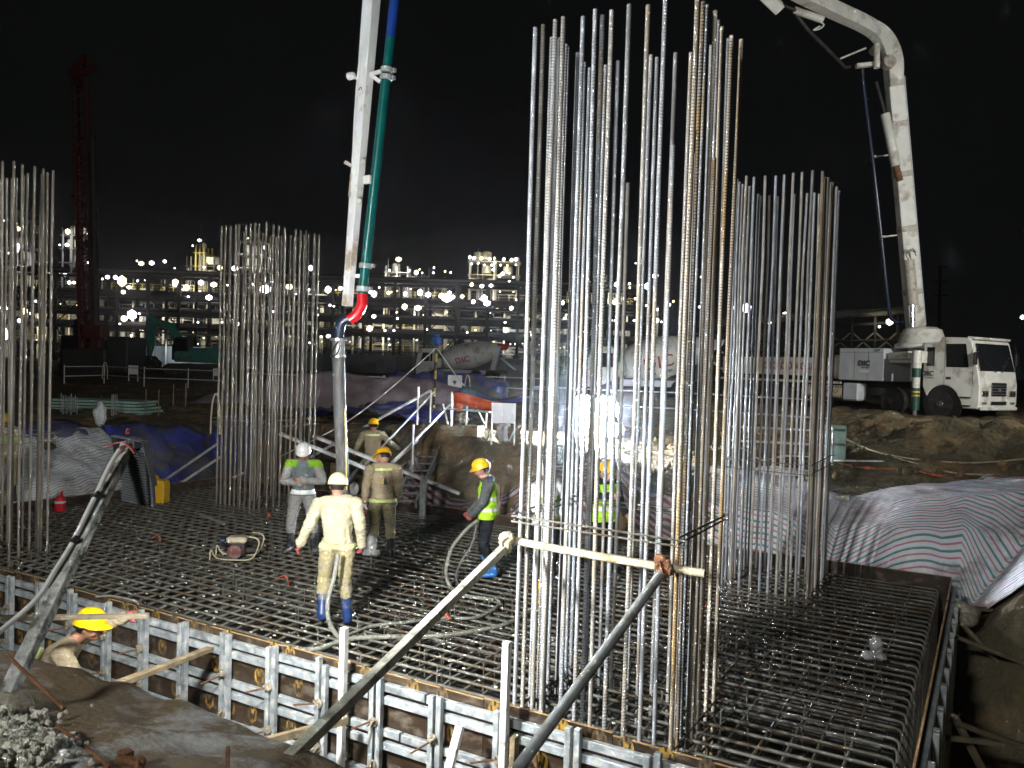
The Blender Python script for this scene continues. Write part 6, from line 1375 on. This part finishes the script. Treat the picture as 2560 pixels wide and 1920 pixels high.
# ================================================================== THE LIT PLANT IN THE DISTANCE
def pr(px, f, z=8): return (px-1280)*f/2070-.03*(z-3.1)
def pz(px, py, f): return 3.1+(908+.03*(px-1280)-py)*f/2070
PRZ = dg(30.1)
LAMP = {}
def ico(name, m):
    bm = bmesh.new(); bmesh.ops.create_icosphere(bm, subdivisions=1, radius=1); me = D.meshes.new(name); bm.to_mesh(me); bm.free(); me.materials.append(m); return me
LAMP['w'] = ico('lamp', M['lamp_on']); LAMP['y'] = ico('lamp', M['lamp_warm'])
RK = thing('pipe_rack', 'long dark multi-level pipe rack standing across the horizon in front of the lit plant', 'pipe rack', (0, 0, 0), PRZ)
f0 = 128
lv = [15.3, 11.8, 9.2, 7.0]
xs_ = [pr(px, f0) for px in [60+77*k for k in range(21)]]
for i, x in enumerate(xs_):
    for ff in (f0, f0+7):
        mb = MB(); mb.bbox(x-.22, x+.22, ff-.2, ff+.2, .9, 15.2); mb.build('column', M['plant_steel'], RK)
    if i % 3 == 1:
        for (za, zb) in ((1.2, 6.8), (7.2, 11.6), (11.9, 15.1)):
            for s in (0, 1):
                x2 = xs_[min(i+1, len(xs_)-1)]; mb = MB(); mb.bar((x, f0, za if s else zb), (x2, f0, zb if s else za), .16, .16); mb.build('cross_brace', M['plant_steel'], RK)
X0, X1 = xs_[0]-4, xs_[-1]+2
for j, z in enumerate(lv):
    for ff in (f0, f0+7):
        mb = MB(); mb.bbox(X0, X1, ff-.16, ff+.16, z-.28, z+.12); mb.build('beam', M['plant_steel'], RK)
    for k in range(5 if j == 0 else 3):
        r = R_.uniform(.16, .42); yy = f0+.9+k*1.35; mb = MB(); mb.tube([(X0, yy, z+.14+r), (X1, yy, z+.14+r)], r, 8); mb.build('pipe', M['plant_steel' if (k+j) % 3 else 'plant_pipe'], RK, smooth=True)
RX = R_
def unit(label, px0, px1, f, tops, nves, seedz):
    T = thing('process_unit', label, 'process plant', (0, 0, 0), PRZ); rr = random.Random(seedz)
    a, b = pr(px0, f), pr(px1, f); nb = max(2, int((b-a)/5))
    for k in range(nb+1):
        x = a+(b-a)*k/nb
        for ff in (f, f+6): mb = MB(); mb.bbox(x-.14, x+.14, ff-.14, ff+.14, 1, 14); mb.build('column', M['plant_vessel'], T)
    for z in (4.6, 8.4, 12.2, 14):
        mb = MB(); mb.bbox(a, b, f-.5, f+6.5, z-.12, z); mb.build('platform', M['plant_steel'], T)
        rl = MB(); rl.bbox(a, b, f-.55, f-.5, z+1.0, z+1.06); rl.bbox(a, b, f-.55, f-.5, z+.5, z+.55)
        for k in range(int((b-a)/1.8)): x = a+k*1.8; rl.bbox(x-.03, x+.03, f-.55, f-.5, z, z+1.05)
        g_ = rl.build('guard_rail', M['plant_yellow' if rr.random() < .55 else 'plant_pipe'], T); g_['kind'] = 'stuff'
    for k in range(nves):
        x = rr.uniform(a+.5, b-.5); ff = f+rr.uniform(1.5, 9); kind = rr.random()
        if kind < .4:
            r = rr.uniform(.5, 1.2); z0 = rr.choice([1.4, 4.6, 8.4]); h = rr.uniform(2.5, 6); mb = MB(); mb.lathe([(.05, z0), (r, z0+.4), (r, z0+h-.4), (.05, z0+h)], c=(x, ff, 0), n=14); mb.build('vessel', M['plant_vessel'], T, smooth=True)
        elif kind < .7:
            r = rr.uniform(.4, .9); z0 = rr.choice([2.6, 5.8, 9.6, 12.9]); L_ = rr.uniform(3, 7); mb = MB(); mb.lathe([(.05, -L_/2), (r, -L_/2+.3), (r, L_/2-.3), (.05, L_/2)], c=(x, ff, z0+.4), axis='X', n=12); mb.build('drum_vessel', M['plant_vessel'], T, smooth=True)
        else:
            z0 = rr.choice([4.6, 8.4, 1.4, 12.2]); mb = MB(); mb.box((x, ff, z0+1.2), (rr.uniform(1, 3.5), 1.5, 2.2)); mb.build('equipment_cabin', M[rr.choice(['plant_vessel', 'plant_pipe', 'plant_yellow'])], T)
    pm = MB()
    for k in range(nves*5):
        x = rr.uniform(a, b); ff = f+rr.uniform(-.3, 5); z = rr.uniform(2, 13); r = rr.uniform(.05, .16)
        if rr.random() < .5: pm.tube([(x, ff, z), (x, ff, z+rr.uniform(1.5, 4.5))], r, 5)
        else: pm.tube([(x, ff, z), (x+rr.uniform(2, 6), ff, z)], r, 5)
    o = pm.build('pipework', M['plant_pipe'], T); o['kind'] = 'stuff'
    for (ta, tb_, py, m_) in tops:     # towers rising above the rack
        xa, xb = pr(ta, f, 18), pr(tb_, f, 18); zt = pz((ta+tb_)/2, py, f)
        for x in (xa, xb, (xa+xb)/2):
            for ff in (f+1, f+5): mb = MB(); mb.bbox(x-.12, x+.12, ff-.12, ff+.12, 14, zt); mb.build('tower_column', M[m_], T)
        z = 14+2.2
        while z < zt:
            mb = MB(); mb.bbox(xa-.4, xb+.4, f+.6, f+5.4, z-.1, z); mb.build('tower_platform', M[m_], T); z += 2.4
            for q in range(2): mb = MB(); x = rr.uniform(xa+.3, xb-.3); r = min(.9, (xb-xa)*.18); mb.lathe([(.05, z-2.2), (r, z-2.0), (r, z-.7), (.05, z-.4)], c=(x, f+rr.uniform(2, 4), 0), n=10); mb.build('vessel', M['plant_vessel'], T, smooth=True)
        tm = MB()
        for q in range(10): x = rr.uniform(xa, xb); tm.tube([(x, f+.8, 14), (x, f+.8, rr.uniform(15, zt+1.5))], .09, 4)
        o = tm.build('riser_pipe', M['plant_pipe'], T); o['kind'] = 'stuff'
    return T
units = [(-60, 250, unit('lit plant unit behind the cage at the left edge, with a tall floodlit tower', -60, 250, 146, [(-10, 70, 520, 'plant_pipe'), (150, 195, 570, 'plant_pipe')], 16, 1)),
    (250, 560, unit('lit plant unit behind the teal excavator, with a small yellow-cabbed tower on top', 255, 560, 146, [(462, 530, 640, 'plant_steel'), (484, 504, 612, 'plant_yellow')], 18, 2)),
    (560, 800, unit('lit plant unit behind the distant cage of bars, with a pale concrete-coloured tower', 565, 800, 146, [(592, 650, 585, 'plant_vessel')], 14, 3)),
    (800, 1110, unit('lit plant unit right of the boom hose, with a lamp-topped tower', 805, 1110, 146, [(962, 1016, 664, 'plant_vessel'), (1020, 1110, 690, 'plant_pipe')], 20, 4)),
    (1110, 1330, unit('densely lit plant unit with rows of white lamps, left of the nearest cage', 1115, 1330, 146, [(1172, 1294, 640, 'plant_vessel')], 16, 5)),
    (1330, 2600, unit('lit plant unit seen through the nearest cage of bars', 1335, 1640, 146, [(1485, 1560, 705, 'plant_vessel')], 18, 6))]
def conv(lst, sc, ox, oy): return [(x/sc+ox, y/sc+oy, s) for x, y, s in lst]
S_, M_, L__, X_ = .19, .34, .53, .85  # radii enlarged so each lamp also stands in for its bloom
LL = conv([(28,420,S_),(43,500,S_),(135,553,L__),(130,665,L__),(128,688,M_),(70,708,S_),(453,570,L__),(400,655,S_),(447,655,M_),(583,585,S_),(640,738,S_),(587,768,M_),(125,815,S_),(235,820,S_),(335,833,S_),(386,832,M_),(432,845,M_),(460,895,M_),(490,895,M_),(243,1013,S_),(15,1055,S_),(57,1060,S_),(170,1077,L__),(210,1092,S_),(138,1138,M_),(47,1228,X_),(920,773,L__),(987,770,L__),(1070,760,M_),(893,757,S_),(1133,803,S_),(1293,626,M_),(1250,660,S_),(1322,797,S_),(1422,800,L__),(1518,805,L__),(2002,802,L__),(1708,672,M_),(1604,612,S_),(672,872,S_),(705,860,M_),(755,862,M_),(797,885,X_),(842,925,M_),(805,955,M_),(897,884,S_),(1138,890,L__),(1135,908,M_),(1208,927,L__),(1302,895,L__),(1383,908,L__),(1352,990,L__),(1220,985,S_),(1472,912,S_),(1450,965,S_),(1713,937,X_),(1755,890,S_),(1630,905,S_),(1865,922,L__),(1990,940,S_),(2113,940,L__),(2195,932,M_),(1955,1020,S_),(1763,1080,S_),(2045,1100,S_),(2125,1040,S_),(808,1125,L__),(858,1100,X_),(905,1093,S_),(1280,1148,S_),(1533,1158,M_),(780,1158,S_),(2068,1240,S_),(2113,1237,M_)], 2.572, 0, 360)
LL += conv([(605,278,L__),(535,362,S_),(685,362,S_),(740,378,L__),(765,355,S_),(785,380,S_),(875,342,S_),(870,380,S_),(960,370,S_),(1002,378,S_),(1148,262,M_),(1180,268,M_),(1237,270,M_),(1300,275,M_),(1335,270,S_),(1408,278,M_),(1467,283,M_),(1500,278,M_),(1212,308,S_),(1258,320,S_),(1340,305,S_),(1162,312,S_),(1317,322,S_),(1383,322,S_),(1435,325,S_),(1500,320,S_),(1325,358,S_),(1398,388,M_),(1375,405,M_),(1450,385,S_),(1480,415,S_),(1450,445,S_),(1163,470,M_),(1240,482,M_),(1310,478,M_),(65,510,L__),(160,500,M_),(390,525,M_),(418,543,L__),(457,493,S_),(527,533,M_),(655,540,M_),(768,530,L__),(830,547,L__),(932,555,L__),(975,572,X_),(993,533,M_),(1020,565,M_),(1090,560,M_),(1257,575,L__),(1280,612,L__),(1175,600,M_),(650,638,L__),(752,648,L__),(415,712,M_),(1465,650,M_),(383,805,L__),(568,820,S_),(500,820,S_),(1128,835,S_),(110,635,S_),(595,728,S_),(1418,758,S_),(68,862,M_),(12,868,S_)], 3.073, 800, 560)
LL += conv([(165,102,M_),(635,205,S_),(655,212,M_),(675,190,S_),(620,230,S_),(770,215,L__),(860,210,S_),(862,240,S_),(990,228,L__),(1050,153,L__),(905,60,S_),(285,340,M_),(370,350,M_),(512,415,M_),(630,345,S_),(755,345,L__),(903,320,S_),(985,370,S_),(1060,400,M_),(1060,480,L__),(1150,365,M_),(895,480,S_),(757,480,S_),(630,515,M_),(145,585,M_),(155,410,S_),(1095,490,S_),(1183,340,S_),(495,600,S_),(1265,385,S_),(1715,388,X_),(1385,160,S_),(1375,380,S_),(1630,385,S_)], 2.963, 1280, 640)
LL += conv([(652,217,S_),(557,277,S_)], 2.572, 1700, 700)
for i, (px, py, s) in enumerate(LL):
    T = [u for a, b, u in units if a <= px < b][0]
    f = 127 if py > 690 else 146
    o = D.objects.new('lamp', LAMP['y' if i % 4 == 2 else 'w']); COL.objects.link(o); o.parent = T
    z = pz(px, py, f); o.location = (pr(px, f, z), f-.6, z); o.scale = (s*R_.uniform(.8, 1.15), s*.7, s*R_.uniform(.75, 1.1))
for k in range(170):
    px = R_.uniform(0, 1620); py = R_.choice([R_.gauss(735, 18), R_.gauss(815, 22), R_.gauss(775, 30), R_.gauss(850, 10)])+(px-800)*.012
    if 250 < px < 300: continue
    T = [u for a, b, u in units if a <= px < b][0]; f = R_.choice([137, 141, 145]); z = pz(px, py, f); s = R_.uniform(.06, .17)
    o = D.objects.new('lamp', LAMP['y' if R_.random() < .55 else 'w']); COL.objects.link(o); o.parent = T; o.location = (pr(px, f, z), f, z); o.scale = (s*R_.uniform(.8, 1.8), s, s)
def plight(px, py, f, e, col, r=.4):
    l = D.lights.new('plant_flood', 'SPOT'); l.energy = e*1.6; l.color = col; l.shadow_soft_size = r; l.spot_size = math.radians(135); l.spot_blend = .4
    o = D.objects.new('plant_flood', l); COL.objects.link(o); o.location = atd(px, py, f); o.rotation_euler = Vector((FW[0], FW[1], -.55)).to_track_quat('-Z', 'Y').to_euler()
for k, (px, py) in enumerate(((40, 660), (90, 790), (175, 590), (310, 700), (330, 790), (440, 710), (520, 745), (490, 650), (620, 640), (665, 725), (745, 730), (860, 730), (935, 820), (1000, 770), (1060, 745), (1117, 745), (990, 680), (1230, 660), (1215, 750), (1290, 735), (1280, 830), (1390, 760), (1450, 780), (1540, 745), (1590, 770), (420, 800))):
    plight(px, py, 142.5, 1700 if k % 3 else 1100, (1.0, .93, .74) if k % 2 else (.95, .95, 1.0))
# low sheds and fence in front of the rack
SH = thing('site_shed', 'long low pale-roofed shed far behind the excavator and the distant cage', 'shed', (0, 0, 0), PRZ)
fa = 100; a, b = pr(265, fa), pr(560, fa)
mb = MB(); mb.bbox(a, b, fa, fa+4, 1.3, 3.9); mb.build('wall', M['shed'], SH)
mb = MB(); mb.prism([(a-.5, 5.6), (b+.5, 5.3), (b+.5, 5.45), (a-.5, 5.8)], fa-1.6, fa+4.4); mb.build('roof', M['plant_pipe'], SH)
for k in range(10):
    x = a+(b-a)*k/9; mb = MB(); mb.bbox(x-.07, x+.07, fa-1.5, fa-1.4, 1.3, 5.4); mb.build('post', M['plant_pipe'], SH)
plight(420, 870, 97, 420, (.85, .95, 1.0))
SF = thing('sheet_fence', 'dark corrugated site fence far behind the boom hose and the mixer truck', 'fence', (0, 0, 0), PRZ)
a, b = pr(560, 98), pr(1330, 98)
for k in range(34):
    x = a+(b-a)*k/34; mb = MB(); mb.bbox(x+.01, x+(b-a)/34-.01, 98+.05*(k % 2), 98.05+.05*(k % 2), 1.2, 3.6); mb.build('panel', M['shed'], SF)
# conveyor gallery truss behind the pump truck
CG = thing('conveyor_gallery', 'dark trestle gallery with a pale pipe on top, left of the pump truck boom', 'gallery', (0, 0, 0), PRZ)
f = 75
def G2(px, py): z = pz(px, py, f); return Vector((pr(px, f, z), f, z))
for p, q, w, m_ in (((1700, 812), (2262, 775), .75, 'plant_pipe'), ((1700, 835), (2262, 805), .25, 'plant_steel'), ((1700, 860), (2262, 850), .25, 'plant_steel'), ((1700, 885), (2262, 880), .3, 'plant_steel')):
    mb = MB(); mb.tube([G2(*p), G2(*q)], w/2, 8); mb.build('gallery_pipe' if w > .5 else 'chord', M[m_], CG, smooth=True)
for k in range(10):
    px = 1720+58*k; mb = MB(); mb.bar(G2(px, 812-.065*(px-1700)), G2(px, 925), .22, .22); mb.build('trestle_leg', M['plant_steel'], CG)
    for s in (0, 1):
        mb = MB(); mb.bar(G2(px, 830 if s else 880), G2(px+58, 880 if s else 830), .12, .12); mb.build('brace', M['plant_pipe'], CG)
for px, py, s in ((2211, 806, .34), (1953, 784, .1), (1917, 808, .1), (2186, 818, .12)):
    o = D.objects.new('lamp', LAMP['y' if s > .3 else 'w']); COL.objects.link(o); o.parent = CG; q = G2(px, py); o.location = (q.x, q.y-.8, q.z); o.scale = (s,)*3
plight(2211, 806, 73.5, 60, (1, .9, .6))
PY = thing('pylon', 'barely visible lattice pylon against the night sky at the far right', 'pylon', (0, 0, 0), PRZ); f = 120
def G3(px, py): z = pz(px, py, f); return Vector((pr(px, f, z), f, z))
mb = MB(); mb.bar(G3(2345, 665), G3(2345, 900), .3, .3)
for yy in (668, 705, 740): mb.bar(G3(2328, yy), G3(2366, yy), .15, .15)
mb.build('mast', M['plant_steel'], PY)
o = D.objects.new('street_light', LAMP['w']); COL.objects.link(o); q = atd(2556, 793, 90); o.location = q; o.scale = (.25,)*3
tag(o, 'single far white lamp at the right edge of the photo', 'lamp')
o = ico('marker', M['led_red']); oo = D.objects.new('red_marker_light', o); COL.objects.link(oo); oo.location = atd(1781, 887, 34); oo.scale = (.05,)*3; tag(oo, 'tiny red marker light seen between the bars, left of the pump truck beam', 'marker light')
# ================================================================== UNSEEN FILL LIGHT behind the photographer (tower added to brighten the camera side)
LT = thing('fill_light_tower', 'unseen light tower added behind the photographer as fill light', 'light tower', (-3.0, -9.0, 1.45), 0)
mb = MB(); mb.bbox(-.7, .7, -1.0, 1.0, .45, 1.3); mb.build('generator', M['jerry'], LT, bevel=.05)
for s in (-1, 1): wheel(LT, (0, s*.8, .3), .3, .2, s)
mb = MB(); mb.tube([(0, 0, 1.3), (0, 0, 7.6)], .06, 8); mb.build('mast', M['galv2'], LT)
for dx in (-.35, .35):
    mb = MB(); mb.box((dx, .2, 7.7), (.5, .12, .4)); h = mb.build('lamp_head', M['lamp_metal'], LT, bevel=.02)
    mb = MB(); mb.box((dx, .263, 7.7), (.44, .004, .34)); mb.build('lens', M['flood'], h)
area('fill_light_beam', (-3.0, -8.70, 8.85), (-5, 15, 2.5), 1000, 1.8, .7, (1, .99, .95))

LT2 = thing('fill_light_tower', 'unseen light tower added beyond the pit to brighten the pump truck', 'light tower', (10.5, 22.0, 1.45), 0)  # second tower, added out of view to brighten the pump truck
mb = MB(); mb.bbox(-.7, .7, -1.0, 1.0, .45, 1.3); mb.build('generator', M['jerry'], LT2, bevel=.05)
mb = MB(); mb.tube([(0, 0, 1.3), (0, 0, 6.6)], .06, 8); mb.build('mast', M['galv2'], LT2)
mb = MB(); mb.box((0, .2, 6.7), (.9, .12, .4)); h = mb.build('lamp_head', M['lamp_metal'], LT2, bevel=.02)
mb = MB(); mb.box((0, .263, 6.7), (.84, .004, .34)); mb.build('lens', M['flood'], h)
area('fill_light_beam', (10.5, 22.3, 8.15), tuple(TP.location + Vector((-10, 0, 2.0))), 2400, .9, .4, (1, .98, .92), 120)


# thin haze added for a glow round the lamps: closed box, sky outside
mb = MB(); mb.bbox(-140, 70, -16, 182, -4, 42)
hz = mb.build('haze', []); hz['kind'] = 'stuff'
hm = D.materials.new('haze'); hm.use_nodes = True; nt = hm.node_tree; nt.nodes.clear()
ho_ = nt.nodes.new('ShaderNodeOutputMaterial'); pv = nt.nodes.new('ShaderNodeVolumePrincipled')
pv.inputs['Density'].default_value = .0011; pv.inputs['Anisotropy'].default_value = .92; pv.inputs['Color'].default_value = (.9, .93, 1, 1)
nt.links.new(pv.outputs[0], ho_.inputs['Volume']); hz.data.materials.append(hm)
